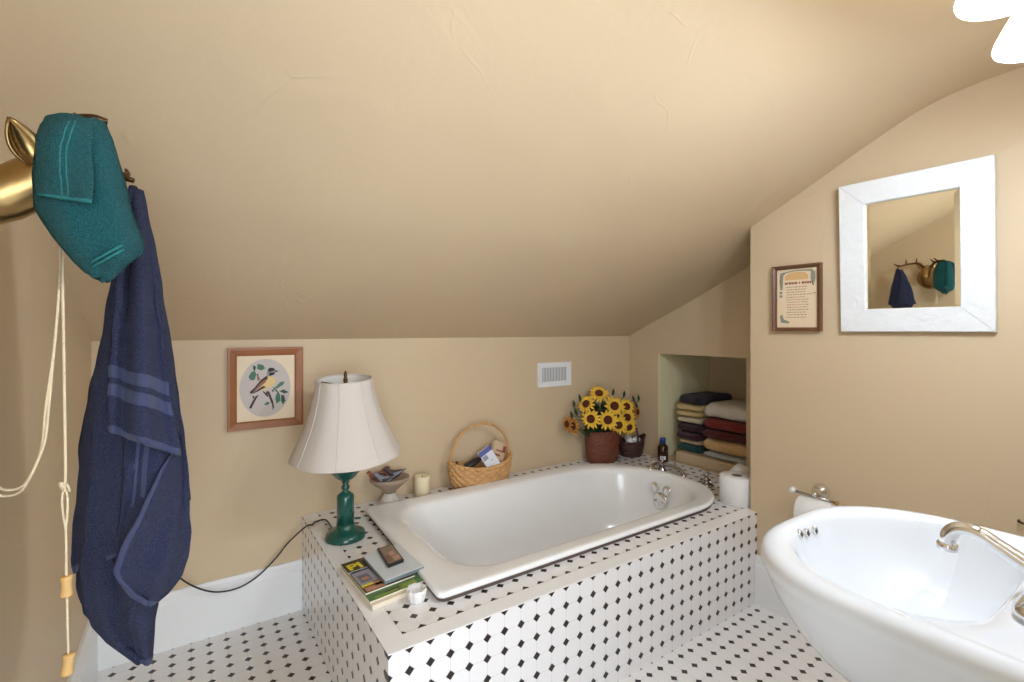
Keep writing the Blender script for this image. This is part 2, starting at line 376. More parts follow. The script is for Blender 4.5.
mb = MB(); mb.lathe([(.032, 0), (.032, .006), (.025, .012), (.017, .018), (.014, .026), (.018, .030), (.011, .036), (.008, .044)], (VX, VY, ZT), M['dark_chrome'], 24); mb.build('body', tv)
mb = MB(); mb.tube([(VX+.010*math.sin(a)*RT.x, VY+.010*math.sin(a)*RT.y, ZT+.054-.011*math.cos(a)) for a in [2*PI*i/20 for i in range(21)]], .0035, M['dark_chrome'], 8, False); mb.build('ring', tv)
mb = MB(); mb.tube([(VX-.03, VY, ZT+.022), (VX+.03, VY, ZT+.022)], .005, M['dark_chrome'], 8); mb.tube([(VX, VY-.03, ZT+.022), (VX, VY+.03, ZT+.022)], .005, M['dark_chrome'], 8); mb.build('cross_handle', tv)

# ------------------------------------------------------------------ pedestal sink
sk = thing('pedestal_sink', (.58, -.82, 0), 'glossy white pedestal sink in the near right corner', 'sink')
ZS = .712; SX0, SX1, SYF, SYB = .337, .822, -.560, -1.026
def sring(d, z, rf=.19):
    R = rrect(SX0+d, SX1-d, SYB+(d if d > 0 else 0)*.0, SYF-d, (.03, .03, max(.02, rf-d*.6), max(.02, rf-d*.6)), z, 10)
    return R
rings = []
# pedestal foot up to the bowl, then the outside of the bowl, the rim and the inside
def ped(w_, d_, z, yc=-.86, xc=.5825): return rrect(xc-w_, xc+w_, yc-d_, yc+d_, (min(w_, d_)*.7,)*4, z, 10)
mb = MB(); mb.loft([ped(.125, .11, 0), ped(.125, .11, .03), ped(.105, .092, .06), ped(.075, .07, .14), ped(.066, .062, .28), ped(.07, .066, .42), ped(.095, .085, .52), ped(.11, .095, .56)], M['porcelain'], True, True, True); mb.build('pedestal', sk, sub=1)
def out(fr, z):  # ring between pedestal top and the rim outline
    A = ped(.12, .105, z); Bq = sring(.012, z)
    return [a.lerp(b, fr).to_3d() for a, b in zip(A, Bq)]
rings = [out(0, .535), out(.35, .545), out(.62, .565), out(.82, .595), out(.94, .630), sring(.010, .655), sring(.006, .672), sring(.0, .684), sring(-.002, .696), sring(.002, .706), sring(.010, ZS), sring(.022, ZS+.001), sring(.030, ZS-.001)]
def inn(d, z, yb): return rrect(.378+d, .788-d, yb+d*.6, -.592-d, (max(.03, .11-d*.2),)*2+(max(.04, .175-d*.5),)*2, z, 10)
rings += [inn(0, ZS-.003, -.862), inn(.006, ZS-.010, -.862), inn(.012, ZS-.03, -.86), inn(.03, ZS-.075, -.855), inn(.065, ZS-.115, -.85), inn(.11, ZS-.14, -.84), inn(.17, ZS-.148, -.83)]
mb = MB(); mb.loft(rings, M['porcelain'], True, True, True); mb.build('basin', sk, sub=1)
M['hole'] = mat('dark_hole', srgb(70, 66, 64), .5)
for px, py in ((801, 534), (807.5, 533), (815.5, 530.5)):
    c = atY(px, py, -.603); mb = MB(); mb.lathe_axis([(.0075, -.004), (.0075, .0015), (.0052, .0022), (.0048, -.002)], c, (0, -1, .22), M['chrome'], 16, True, False)
    mb.lathe_axis([(.005, -.001), (.005, .0012)], c, (0, -1, .22), M['hole'], 16); mb.build('overflow_hole', sk)
mb = MB(); mb.lathe([(.03, .0), (.03, .004), (.02, .006)], (.583, -.72, ZS-.149), M['chrome'], 24); mb.build('drain', sk)
sf = thing('sink_faucet', (.565, -.91, ZS), 'chrome faucet with curved spout on the white sink', 'faucet')
mb = MB(); mb.loft([rrect(.458, .672, -.948, -.872, (.037,)*4, ZS+.000), rrect(.458, .672, -.948, -.872, (.037,)*4, ZS+.006), rrect(.464, .666, -.942, -.878, (.031,)*4, ZS+.012), rrect(.47, .66, -.936, -.884, (.025,)*4, ZS+.014)], M['chrome'], True, True, True); mb.build('deck_plate', sf)
for hx in (.492, .638):
    mb = MB(); mb.lathe([(.021, .012), (.021, .016), (.015, .026), (.012, .04), (.018, .048), (.020, .056), (.015, .066), (.006, .070)], (hx, -.91, ZS), M['chrome'], 24); h = mb.build('handle', sf)
    mb = MB(); s = -1 if hx < .56 else 1; mb.tube([(hx, -.91, ZS+.058), (hx+s*.02, -.915, ZS+.064), (hx+s*.055, -.925, ZS+.066)], [.006, .005, .007], M['chrome'], 10); mb.build('lever', h)
pts = spline([(.565, -.91, ZS+.01), (.565, -.905, ZS+.022), (.565, -.878, ZS+.032), (.565, -.848, ZS+.049), (.565, -.826, ZS+.061), (.565, -.806, ZS+.061), (.565, -.795, ZS+.050), (.565, -.792, ZS+.034)], 5)
mb = MB(); mb.tube(pts, [.016-.006*min(1, i/16) for i in range(len(pts))], M['chrome'], 16); mb.build('spout', sf)
mb = MB(); mb.lathe([(.0118, 0), (.0125, .002), (.0125, .009), (.0105, .011)], (.565, -.792, ZS+.026), M['chrome'], 20); mb.build('aerator', sf)

# ------------------------------------------------------------------ vanity light
vl = thing('vanity_light', (.715, YN, 1.68), 'wall light with lit white opal glass shades above the sink', 'wall light')
VLY = -.86
mb = MB(); mb.box((.53, YN, 1.665), (.90, YN+.025, 1.725), M['chrome']); mb.build('back_plate', vl, bevel=.008)
for k in range(2):
    x = .61+.21*k; c = Vector((x, VLY, .009))
    mb = MB(); mb.tube(spline([(x, YN+.02, 1.695), (x, -.95, 1.715), (x, -.89, 1.715), (x, VLY, 1.69), (x, VLY, 1.66)], 5), .008, M['chrome'], 10); mb.build('arm', vl)
    mb = MB(); mb.lathe([(.024, 1.665), (.030, 1.65), (.034, 1.63), (.038, 1.61), (.046, 1.59), (.058, 1.567), (.067, 1.548), (.070, 1.536), (.068, 1.531), (.064, 1.536), (.055, 1.562), (.040, 1.592), (.030, 1.63), (.022, 1.655)], c, M['shadeglass'], 40, False, False)
    sh = mb.build('glass_shade', vl)
    mb = MB(); mb.lathe([(.002, 1.55), (.016, 1.555), (.024, 1.575), (.022, 1.6), (.013, 1.63), (.013, 1.66)], c, M['shadeglass'], 20); mb.build('bulb', vl)
    L = D.lights.new('bulb_light', 'POINT'); L.energy = BULB_W; L.color = (.80, .97, 1.22); L.shadow_soft_size = .035
    lo = D.objects.new('bulb_light', L); COL.objects.link(lo); lo.location = (x, VLY, 1.522); lo.parent = vl; lo.location -= vl.location

# ------------------------------------------------------------------ table lamp
LX, LY = .086, .665
lamp = thing('table_lamp', (LX, LY, ZT), 'dark green metal table lamp with a cream bell shade', 'lamp')
mb = MB(); mb.lathe([(.066, 0), (.0665, .006), (.063, .018), (.050, .026), (.034, .033), (.030, .040), (.029, .05)], (LX, LY, ZT), M['green_metal'], 40); mb.build('base', lamp)
mb = MB(); mb.lathe([(.0285, .045), (.0285, .140), (.026, .147), (.016, .155), (.010, .160), (.013, .166), (.0145, .172), (.012, .178), (.009, .183), (.013, .189), (.010, .194)], (LX, LY, ZT), M['green_metal'], 32); mb.build('column', lamp)
mb = MB(); mb.lathe([(.010, .192), (.020, .198), (.034, .208), (.043, .220), (.052, .230), (.060, .240), (.060, .246), (.052, .244), (.02, .236)], (LX, LY, ZT), M['green_metal'], 32); mb.build('cup', lamp)
mb = MB(); mb.tube([(LX+.028, LY-.012, ZT+.063), (LX+.046, LY-.02, ZT+.062)], .004, M['green_metal'], 8); mb.build('switch', lamp)
# bell shade of eight panels
tilt = (.035, .0, 0)
prof = [(.184, 0), (.181, .010), (.167, .034), (.150, .070), (.130, .112), (.114, .158), (.102, .203), (.095, .240), (.092, .258)]
LEANS = math.radians(5)
def shade_ring(rad, z, flat_=.975):
    out_ = []
    for i in range(64):
        a = 2*PI*(i+.0)/64+.35; k = (a*8/(2*PI)) % 1
        # scalloped panels: slightly flat between the ribs
        rr = rad*(1-(1-flat_)*math.sin(PI*k))
        v = Vector((rr*math.cos(a), rr*math.sin(a), 0)); hgt = z-.13; dpt = v.dot(FW)   # the shade sits slightly askew, leaning to the room
        v += FW*(dpt*(math.cos(LEANS)-1)-hgt*math.sin(LEANS)); out_.append(Vector((LX+v.x, LY+v.y, ZT+.285+.13+hgt*math.cos(LEANS)+dpt*math.sin(LEANS))))
    return out_
mb = MB(); mb.loft([shade_ring(r_, z_) for r_, z_ in prof], M['shade'], True)
mb.loft([shade_ring(r_-.0025, z_) for r_, z_ in prof], M['shade_in'], True)
sh = mb.build('lamp_shade', lamp)
mb = MB()
for r_, z_ in (prof[0], prof[-1]):
    mb.tube(shade_ring(r_-.001, z_)+[shade_ring(r_-.001, z_)[0]], .0028, M['shade'], 8, False)
for kk in range(8):
    a = 2*PI*kk/8+.0
    i = int(round(((a)/(2*PI))*64)) % 64
    mb.tube([shade_ring(r_+.0004, z_)[i] for r_, z_ in prof], .0016, M['shade'], 6)
mb.build('piping', sh)
mb = MB(); zt_ = ZT+.275+.245
for a in (.3, .3+2*PI/3, .3+4*PI/3): mb.tube([(LX, LY, zt_), (LX+.094*math.cos(a), LY+.094*math.sin(a), zt_+.01)], .0018, M['dark_brass'], 6)
mb.build('shade_spider', lamp)
mb = MB()
for s in (-1, 1): mb.tube(spline([(LX, LY, ZT+.25), (LX+s*.05, LY, ZT+.33), (LX+s*.045, LY, ZT+.44), (LX, LY, ZT+.52)], 6), .002, M['dark_brass'], 6)
mb.build('harp', lamp)
mb = MB(); mb.lathe([(.010, .0), (.010, .006), (.006, .012), (.008, .02), (.005, .03), (.006, .04), (.002, .052)], (LX, LY, zt_-.002), M['dark_brass'], 16); mb.build('finial', lamp)
cp = [(LX-.03, LY+.03, ZT+.012), tuple(atZ(326, 520, ZT+.004)), tuple(atZ(315, 522, ZT+.004)), (.012, .83, ZT+.004), (-.008, .845, ZT-.004)]
cp += [tuple(atY(px, py, .915)) for px, py in ((288, 543), (276, 558), (258, 576), (238, 588), (215, 592), (193, 586), (175, 574), (160, 560), (150, 553))]
mb = MB(); mb.tube(spline(cp, 6), .0028, M['black_cord'], 8); mb.build('power_cord', lamp)

# ------------------------------------------------------------------ wall pictures, vent, mirror
def frame_boards(x0, x1, z0, z1, w_, d, place, m, parent, name='frame', inner=.006, bev=.002):
    """four mitred boards as one frame; place(a, b, depth) maps to the wall"""
    mb = MB()
    o_ = [(x0, z0), (x1, z0), (x1, z1), (x0, z1)]; i_ = [(x0+w_, z0+w_), (x1-w_, z0+w_), (x1-w_, z1-w_), (x0+w_, z1-w_)]
    prf = [(0, 0), (0, d), (.25, d*1.0), (.8, d*.8), (1, d*.62), (1, 0)]
    rings = [[place(a+(c-a)*t, b+(e-b)*t, h) for t, h in prf] for (a, b), (c, e) in zip(o_, i_)]
    for k in range(4):
        mb.loft([rings[k], rings[(k+1) % 4]], m, True, True, True, False)
    return mb.build(name, parent, bevel=0)
def poly_decal(mb, pts, place, h, m):
    vs = [place(a, b, h) for a, b in pts]; mb.add(vs, [tuple(range(len(vs)))], m, False)
# needlework bird
pb = lambda a, b, d=0: Vector((a, YB-d, b))
BX0, BX1, BZ0, BZ1 = -.246, .002, .703, .997
pic = thing('framed_picture', ((BX0+BX1)/2, YB, BZ0), 'oak-framed needlework bird on a leafy branch above the baseboard', 'picture')
frame_boards(BX0, BX1, BZ0, BZ1, .029, .02, pb, M['oak'], pic)
mb = MB(); mb.box((BX0+.02, YB-.010, BZ0+.02), (BX1-.02, YB-.002, BZ1-.02), M['mat_board']); mb.build('mat', pic)
cx_, cz_ = (BX0+BX1)/2, (BZ0+BZ1)/2
mb = MB(); poly_decal(mb, [(cx_-.003+.084*math.cos(2*PI*i/48), cz_+.106*math.sin(2*PI*i/48)) for i in range(48)], pb, .0104, M['oval'])
# bird coordinates: picture crop (u right, v down) in the zoomed photo, 646 px = 90 px
cB, cO, cY, cG, cG2, cK, cW = flat('dark_brown_thread', 66, 44, 40), flat('rose_brown_thread', 150, 100, 84), flat('pale_yellow_thread', 226, 196, 130), flat('leaf_green_thread', 72, 116, 92), flat('deep_green_thread', 46, 84, 66), flat('charcoal_thread', 46, 40, 44), flat('grey_thread', 150, 140, 140)
def U(u, v):
    return (BX0+(u-52)/(598-52)*(BX1-BX0), BZ1-(v-50-(598-u)*.01)/(612-50+(598-u)*.07)*(BZ1-BZ0))
def art(pts, m, h): poly_decal(mb, [U(*p) for p in pts], pb, h, m)
art([(330, 262), (370, 262), (392, 285), (385, 315), (355, 340), (310, 355), (270, 372), (300, 320)], cY, .0108)
art([(330, 215), (352, 202), (378, 204), (392, 222), (385, 245), (350, 262), (330, 262), (325, 240)], cW, .0110)
art([(335, 208), (352, 198), (378, 202), (390, 216), (340, 232)], cK, .0112)
art([(388, 218), (416, 222), (390, 232)], cK, .0112)
art([(345, 235), (385, 232), (380, 250), (345, 258)], cK, .0111)
art([(328, 255), (335, 275), (300, 318), (262, 350), (215, 388), (204, 374), (240, 340), (285, 285)], cB, .0111)
art([(318, 282), (322, 300), (270, 345), (232, 372), (245, 350), (280, 310)], cO, .0113)
art([(300, 330), (322, 338), (262, 370), (222, 388), (228, 378)], cB, .0114)
for pl, m in (([(200, 488), (225, 440), (245, 405), (270, 395), (250, 425), (215, 495)], cB), ([(222, 400), (240, 405), (230, 425)], cK), ([(330, 365), (345, 372), (372, 440), (380, 485), (370, 510), (366, 470), (342, 410)], cB), ([(293, 368), (310, 372), (340, 402), (332, 412)], cK), ([(325, 370), (338, 372), (330, 410), (318, 395)], cB),
              ([(255, 262), (268, 258), (280, 285), (262, 295)], cO), ([(262, 170), (300, 178), (316, 205), (285, 218), (255, 205)], cG), ([(228, 180), (250, 190), (242, 225), (230, 210)], cG2), ([(196, 265), (215, 230), (240, 220), (252, 245), (240, 285), (212, 288)], cG), ([(250, 250), (270, 240), (262, 262)], cG2),
              ([(385, 345), (425, 305), (458, 298), (450, 322), (400, 352)], cG), ([(418, 370), (450, 358), (492, 378), (455, 388)], cG2), ([(398, 385), (425, 392), (428, 440), (398, 460), (388, 420)], cG), ([(432, 395), (455, 400), (465, 440), (445, 468), (432, 440)], cG2), ([(360, 365), (380, 352), (376, 378)], cG2), ([(305, 465), (330, 445), (352, 452), (330, 472)], cG), ([(372, 345), (382, 342), (420, 385), (415, 395)], cG2)):
    art(pl, m, .0109)
mb.build('needlework', pic, fixn=False)
# certificate on the right wall
U_R = Vector((KW, 1, 0)).normalized(); N_R = Vector((-1, KW, 0)).normalized()
def prw(y, z, d=0): return Vector((xr(y), y, z))+N_R*d
CY0, CY1, CZ0, CZ1 = -.230, -.066, 1.058, 1.298
cert = thing('framed_certificate', prw((CY0+CY1)/2, CZ0), 'small brown-framed illuminated text hanging left of the mirror', 'picture')
frame_boards(CY0, CY1, CZ0, CZ1, .013, .022, prw, M['dkoak'], cert)
mb = MB(); 
vs = [prw(CY0+.008, CZ0+.008, .008), prw(CY1-.008, CZ0+.008, .008), prw(CY1-.008, CZ1-.008, .008), prw(CY0+.008, CZ1-.008, .008)]
mb.loft([vs, [v-N_R*.006 for v in vs]], M['paper'], True, True, True, False); mb.build('paper', cert)
tO, tR, tG, tT = flat('orange_wash', 214, 172, 116), flat('red_brown_ink', 136, 72, 48), flat('grey_green_ink', 140, 138, 120), flat('faded_brown_ink', 150, 118, 98)
tP = flat('faded_rose_ink', 190, 136, 116)
mb = MB()
CW = lambda a, b: (CY1-.013-(a)*(CY1-CY0-.026), CZ1-.013-b*(CZ1-CZ0-.026))   # a right, b down, 0..1
def cq(a0, a1, b0, b1, m, h=.0083): poly_decal(mb, [CW(a0, b0), CW(a1, b0), CW(a1, b1), CW(a0, b1)], prw, h, m)
poly_decal(mb, [CW(a, b) for a, b in ((.2, .19), (.2, .12), (.3, .07), (.5, .05), (.7, .07), (.78, .12), (.78, .19))], prw, .0082, tO)
poly_decal(mb, [CW(a, b) for a, b in ((.08, .06), (.3, .035), (.5, .02), (.88, .03), (.9, .07), (.7, .05), (.5, .04), (.25, .06), (.16, .1), (.14, .35), (.09, .35), (.06, .2))], prw, .0083, tG)
poly_decal(mb, [CW(a, b) for a, b in ((.84, .06), (.94, .06), (.95, .18), (.91, .3), (.88, .3), (.83, .18))], prw, .0083, tG)
for yb in (.40, .46): poly_decal(mb, [CW(.10+.04*math.cos(t), yb+.025*math.sin(t)) for t in [2*PI*i/10 for i in range(10)]], prw, .0083, tG)
poly_decal(mb, [CW(a, b) for a, b in ((.07, .8), (.14, .78), (.17, .86), (.32, .9), (.3, .93), (.1, .92))], prw, .0083, tG)
x = .2
for wds in (.05, .03, .05, .04, .03, .05, 0, .03, 0, .06, .04, .05, .04, .03):
    if wds: cq(x, x+wds, .225, .262, tR)
    x += wds+.012 if wds else .03
rr = random.Random(3)
for k in range(13):
    b_ = .305+k*.043; x = .22+rr.random()*.06
    while x < .80-rr.random()*.1:
        ww = .02+rr.random()*.05; cq(x, x+ww, b_, b_+.012, tP if (3 < k < 9 and .35 < x < .62) else tT); x += ww+.018
cq(.88, .96, .42, .435, tG)
mb.build('writing', cert, fixn=False)
# vent
vent = thing('wall_vent', (1.24, YB, .765), 'white wall register with upright louvres above the bathtub', 'vent')
VX0, VX1, VZ0, VZ1 = 1.130, 1.350, .766, .892
frame_boards(VX0, VX1, VZ0, VZ1, .027, .010, pb, M['white_pl'], vent)
mb = MB(); mb.box((VX0+.02, YB-.0035, VZ0+.02), (VX1-.02, YB-.0005, VZ1-.02), M['grey_screen']); mb.build('backing', vent)
for k in range(16):
    x = VX0+.032+k*.0104; mb = MB(); mb.box((x, YB-.0075, VZ0+.026), (x+.003, YB-.0036, VZ1-.026), M['white_pl'], rot=(0, 0, .5)); mb.build('louvre', vent)
# mirror
MY0, MY1, MZ0, MZ1 = -.667, -.293, 1.056, 1.541
mir = thing('wall_mirror', prw((MY0+MY1)/2, MZ0), 'square mirror in a wide worn white wooden frame on the right wall', 'mirror')
LEAN = math.tan(math.radians(2.3))
def pmr(y, z, d=0): return prw(y, z, d+.002+(z-MZ0)*LEAN)
MW = .072
o_ = [(MY1, MZ0), (MY0, MZ0), (MY0, MZ1), (MY1, MZ1)]; i_ = [(MY1-MW, MZ0+MW), (MY0+MW, MZ0+MW), (MY0+MW, MZ1-MW), (MY1-MW, MZ1-MW)]
for k in range(4):
    mb = MB(); rg = []
    for j, e in ((k, .0005), ((k+1) % 4, -.0005)):
        (a, b), (c, d_) = o_[j], i_[j]
        vec = Vector((o_[(k+1) % 4][0]-o_[k][0], o_[(k+1) % 4][1]-o_[k][1])).normalized()*e
        rg.append([pmr(a+(c-a)*t+vec.x, b+(d_-b)*t+vec.y, h) for t, h in ((0, 0), (0, .02), (.03, .0225), (.97, .0225), (1, .02), (1, 0))])
    mb.loft(rg, M['distress'], True, True, True, False); mb.build('frame_board', mir)
mb = MB(); bw = .013
g0 = [pmr(*p, .012) for p in i_]; g1 = [pmr(p[0]+(-bw if p[0] > -.5 else bw), p[1]+(bw if p[1] < 1.3 else -bw), .0135) for p in i_]
mb.add(g0+g1, [(4, 5, 6, 7)]+[(i, (i+1) % 4, 4+(i+1) % 4, 4+i) for i in range(4)], M['mirror'], False)
mb.add([pmr(*p, .008) for p in i_], [(0, 1, 2, 3)], M['dkoak'], False); mb.build('mirror_glass', mir)

# ------------------------------------------------------------------ brass deer head with antlers on the left wall
deer = thing('deer_head_hook', (XL, -.135, 1.31), 'brass deer head hook on the left wall beside the teal washcloth', 'coat hook')
HC = Vector((XL, -.150, 1.225))
def ell(c, rx, ry, rz, ax=(1, 0, 0)): pass
mb = MB()
spine = [((0, 0, -.004), .052, .054), ((.010, 0, -.004), .047, .048), ((.03, 0, 0), .034, .036), ((.055, 0, .008), .028, .032), ((.08, 0, .028), .028, .032), ((.100, 0, .044), .031, .033), ((.118, 0, .040), .027, .028), ((.134, 0, .022), .020, .021), ((.150, 0, .004), .016, .016), ((.158, 0, -.004), .008, .008)]
rings = []
for i, (c, ry, rz) in enumerate(spine):
    a = Vector(spine[max(i-1, 0)][0]); b = Vector(spine[min(i+1, len(spine)-1)][0]); d = (b-a).normalized(); up = Vector((0, 1, 0)).cross(d)*-1
    rings.append([HC+Vector(c)+Vector((0, ry*math.cos(t), 0))+up*rz*math.sin(t) for t in [2*PI*k/24 for k in range(24)]])
mb.loft(rings, M['brass'], True, True, True); mb.build('head', deer)
mb = MB(); mb.lathe_axis([(.07, 0), (.07, .006), (.06, .012), (.045, .014)], HC, (1, 0, 0), M['brass'], 32); mb.build('wall_plate', deer)
def ear(base, tip, wid, nrm):
    base, tip, nrm = Vector(base), Vector(tip), Vector(nrm).normalized(); ax = tip-base; sd = ax.normalized().cross(nrm)
    rows = []
    for i in range(9):
        t = i/8; wq = wid*math.sin(PI*min(1, .12+t*.88))**.8*(1-.25*t)
        if i == 8: wq = .0005
        rows.append([base+ax*t+sd*wq*s+nrm*(-.011*(1-s*s)*math.sin(PI*(.15+.8*t))) for s in (-1, -.6, -.2, .2, .6, 1)])
    mb = MB(); mb.loft(rows, M['brass'], False); return mb.build('ear', deer, solid=.003)
ear(atY(38, 164, -.178), atY(9, 117, -.195), .019, (.25, -.85, .1))
ear(HC+Vector((.088, .026, .058)), HC+Vector((.055, .062, .105)), .017, (.6, .3, .2))
def antler(sgn, tip, prongs):
    b = HC+Vector((.098, sgn*.016, .066))
    pts = spline([b]+[Vector(p) for p in tip], 6); n = len(pts)
    mb = MB(); mb.tube(pts, [.0075-.0035*i/n for i in range(n)], M['dark_brass'], 8)
    for f, q in prongs:
        s = pts[int(f*(n-1))]; mb.tube(spline([s, s.lerp(Vector(q), .5)+Vector((.006, 0, -.004)), Vector(q)], 4), [.0055, .005, .005, .0045, .004, .004, .0035, .003, .002], M['dark_brass'], 8)
    return mb.build('antler', deer)
NT = Vector((-.437, -.020, 1.302)); TT = Vector((-.462, -.235, 1.330))
antler(1, [(-.508, -.105, 1.318), (-.475, -.065, 1.318), (-.450, -.030, 1.308), NT+Vector((0, .0, .004))], [(.3, (-.512, -.10, 1.352)), (.55, (-.478, -.055, 1.348)), (.72, (-.448, .0, 1.328))])
antler(-1, [(-.512, -.185, 1.315), (-.488, -.215, 1.322), TT+Vector((0, 0, -.006)), TT+Vector((.015, -.002, -.008))], [(.3, (-.515, -.165, 1.338)), (.5, (-.485, -.185, 1.342))])

# ------------------------------------------------------------------ navy towel hanging from the far antler
navy = thing('bath_towel', NT, 'navy blue bath towel hanging in folds from the far antler', 'towel')
def at_tab(tab, py, k):
    for a, b in zip(tab, tab[1:]):
        if py <= b[0]: return a[k]+(b[k]-a[k])*max(0, (py-a[0])/(b[0]-a[0]))
    return tab[-1][k]
class Hang:
    '''a closed, folded length of cloth: rows (height pixel, left, right) seen at depth yc, with its own fore-and-aft depth'''
    def __init__(s, tab, yc, dmax, ppm, folds, seed=1., amp=.10): s.tab, s.yc, s.dmax, s.ppm, s.folds, s.seed, s.amp = tab, yc, dmax, ppm, folds, seed, amp
    def dep(s, py): return min(s.dmax, .85*(at_tab(s.tab, py, 2)-at_tab(s.tab, py, 1))/2/s.ppm)
    def front(s, px, py):
        l, r_ = at_tab(s.tab, py, 1), at_tab(s.tab, py, 2); q = (px-(l+r_)/2)/max(1, (r_-l)/2)
        return s.yc-s.dep(py)*math.sqrt(max(0, 1-min(1, abs(q))**2))
    def rings(s, seg=84):
        out_ = []; p0, p1 = s.tab[0][0], s.tab[-1][0]; n = int((p1-p0)/5)
        for i in range(n+1):
            py = p0+(p1-p0)*i/n; t = i/n
            L = atY(at_tab(s.tab, py, 1), py, s.yc); R_ = atY(at_tab(s.tab, py, 2), py, s.yc); c = (L+R_)/2; hw = (R_-L).length/2; d = s.dep(py); ring = []
            for k in range(seg):
                a = 2*PI*k/seg
                f = 1+s.amp*min(1, t*5)*(math.sin(s.folds*a+s.seed+1.3*math.sin(2*t))+.5*math.sin((s.folds*2-1)*a+2*s.seed+2*t))
                p = Vector((c.x+hw*math.cos(a)*(1 if abs(math.cos(a)) > .8 else f*.5+.5), s.yc+d*f*math.sin(a), c.z))
                ring.append(p+Vector((nz(p, 18), nz(p+Vector((5, 5, 5)), 18), 0))*.004*min(1, t*6))
            out_.append(ring)
        return out_
def along(pl, t):
    ls = [math.dist(a, b) for a, b in zip(pl, pl[1:])]; T = sum(ls)*t
    for (a, b), l in zip(zip(pl, pl[1:]), ls):
        if T <= l+1e-9: q = T/l if l else 0; return (a[0]+(b[0]-a[0])*q, a[1]+(b[1]-a[1])*q)
        T -= l
    return pl[-1]
def sheet(name, left, right, parent, hang, off, m, band=None, thick=.007, ns=24, nr=40, ripple=.006, freq=1.5, bm=None, seed=0., lift=0.):
    '''a cloth layer lying over a hanging length, off metres in front of it'''
    rows = []
    for i in range(nr+1):
        t = i/nr; L = along(left, t); R_ = along(right, t); row = []
        for j in range(ns+1):
            q = j/ns; px = L[0]+(R_[0]-L[0])*q; py = L[1]+(R_[1]-L[1])*q
            y = hang.front(px, py)-(off(t) if callable(off) else off)-ripple*min(1, t*4)*math.sin(freq*PI*q*2+seed+2*t)-lift*t*math.sin(PI*q)
            p = atY(px, py, y); p += Vector((nz(p, 25), nz(p+Vector((9, 1, 3)), 25), 0))*.003
            row.append(p)
        rows.append(row)
    mb = MB(); n = ns+1; vs = [p for r_ in rows for p in r_]
    fa, fb = [], []
    for i in range(nr):
        for j in range(ns):
            t, q = (i+.5)/nr, (j+.5)/ns
            (fb if band and band(q, t) else fa).append((i*n+j, i*n+j+1, (i+1)*n+j+1, (i+1)*n+j))
    mb.add(vs, fa, m)
    if fb:
        ki = mb.mi(bm)
        for f in fb: mb.f.append(f); mb.m.append(ki); mb.sm.append(True)
    return mb.build(name, parent, solid=thick)
NB = Hang([(186, 129, 137), (192, 127, 141), (215, 122, 148), (250, 115, 155), (300, 107, 162), (350, 100, 169), (400, 90, 175), (440, 85, 178), (500, 79, 181), (550, 77, 180), (572, 79, 176), (590, 84, 166), (610, 90, 154), (630, 105, 152), (648, 124, 151), (660, 136, 150)], -.02, .078, 615, 6, 1., .17)
mb = MB(); mb.loft(NB.rings(), M['navy'], True, True, True); mb.build('back_layer', navy)
KB = dict(bm=M['navy_band'])
sheet('lower_fold', [(84, 545), (80, 585), (81, 612), (100, 632), (122, 645), (136, 656), (147, 664)], [(150, 540), (156, 575), (157, 600), (153, 620), (151, 640), (150, 655), (149, 664)], navy, NB, .004, M['navy'], lambda q, t: t > .95, ripple=.012, freq=1.3, seed=.6, **KB)
sheet('left_fold', [(116, 290), (98, 360), (86, 420), (78, 480), (72, 540), (70, 562), (74, 573)], [(130, 290), (133, 360), (135, 420), (133, 470), (132, 525), (131, 540), (118, 556)], navy, NB, .006, M['navy'], lambda q, t: t > .965, ripple=.004, freq=.8, **KB)
sheet('right_fold', [(134, 190), (146, 240), (153, 300), (160, 380), (168, 450), (172, 490)], [(141, 191), (152, 240), (165, 310), (177, 390), (186, 460), (189, 500)], navy, NB, .010, M['navy'], None, ripple=.004, freq=.5, seed=1, lift=.01)
sheet('middle_layer', [(122, 400), (124, 430), (125, 480), (121, 520), (115, 550), (114, 564)], [(178, 420), (182, 445), (180, 475), (168, 510), (148, 540), (125, 566)], navy, NB, .014, M['navy'], lambda q, t: (.20 < q < .28 and .22 < t < .62) or (.36 < q < .44 and .22 < t < .55), ripple=.008, freq=1.3, seed=2.2, **KB)
sheet('front_layer', [(174, 446), (166, 462), (153, 484), (141, 508), (129, 532), (118, 555), (112, 570), (118, 582), (131, 594), (148, 604)], [(182, 436), (186, 455), (188, 475), (189, 500), (189, 530), (187, 555), (181, 575), (169, 591), (158, 600), (149, 605)], navy, NB, lambda t: .026+.016*t, M['navy'], lambda q, t: q < .09 or t > .955, ripple=.008, freq=1.2, seed=.4, **KB)
sheet('upper_layer', [(130, 189), (121, 240), (115, 300), (112, 350), (109, 400), (110, 418), (112, 432)], [(139, 190), (150, 240), (157, 300), (166, 360), (173, 420), (177, 440), (178, 456)], navy, NB, lambda t: .014+.034*t, M['navy'], lambda q, t: .735 < t < .775 or .81 < t < .85 or t > .97, ripple=.014, freq=1.7, seed=.8, **KB)

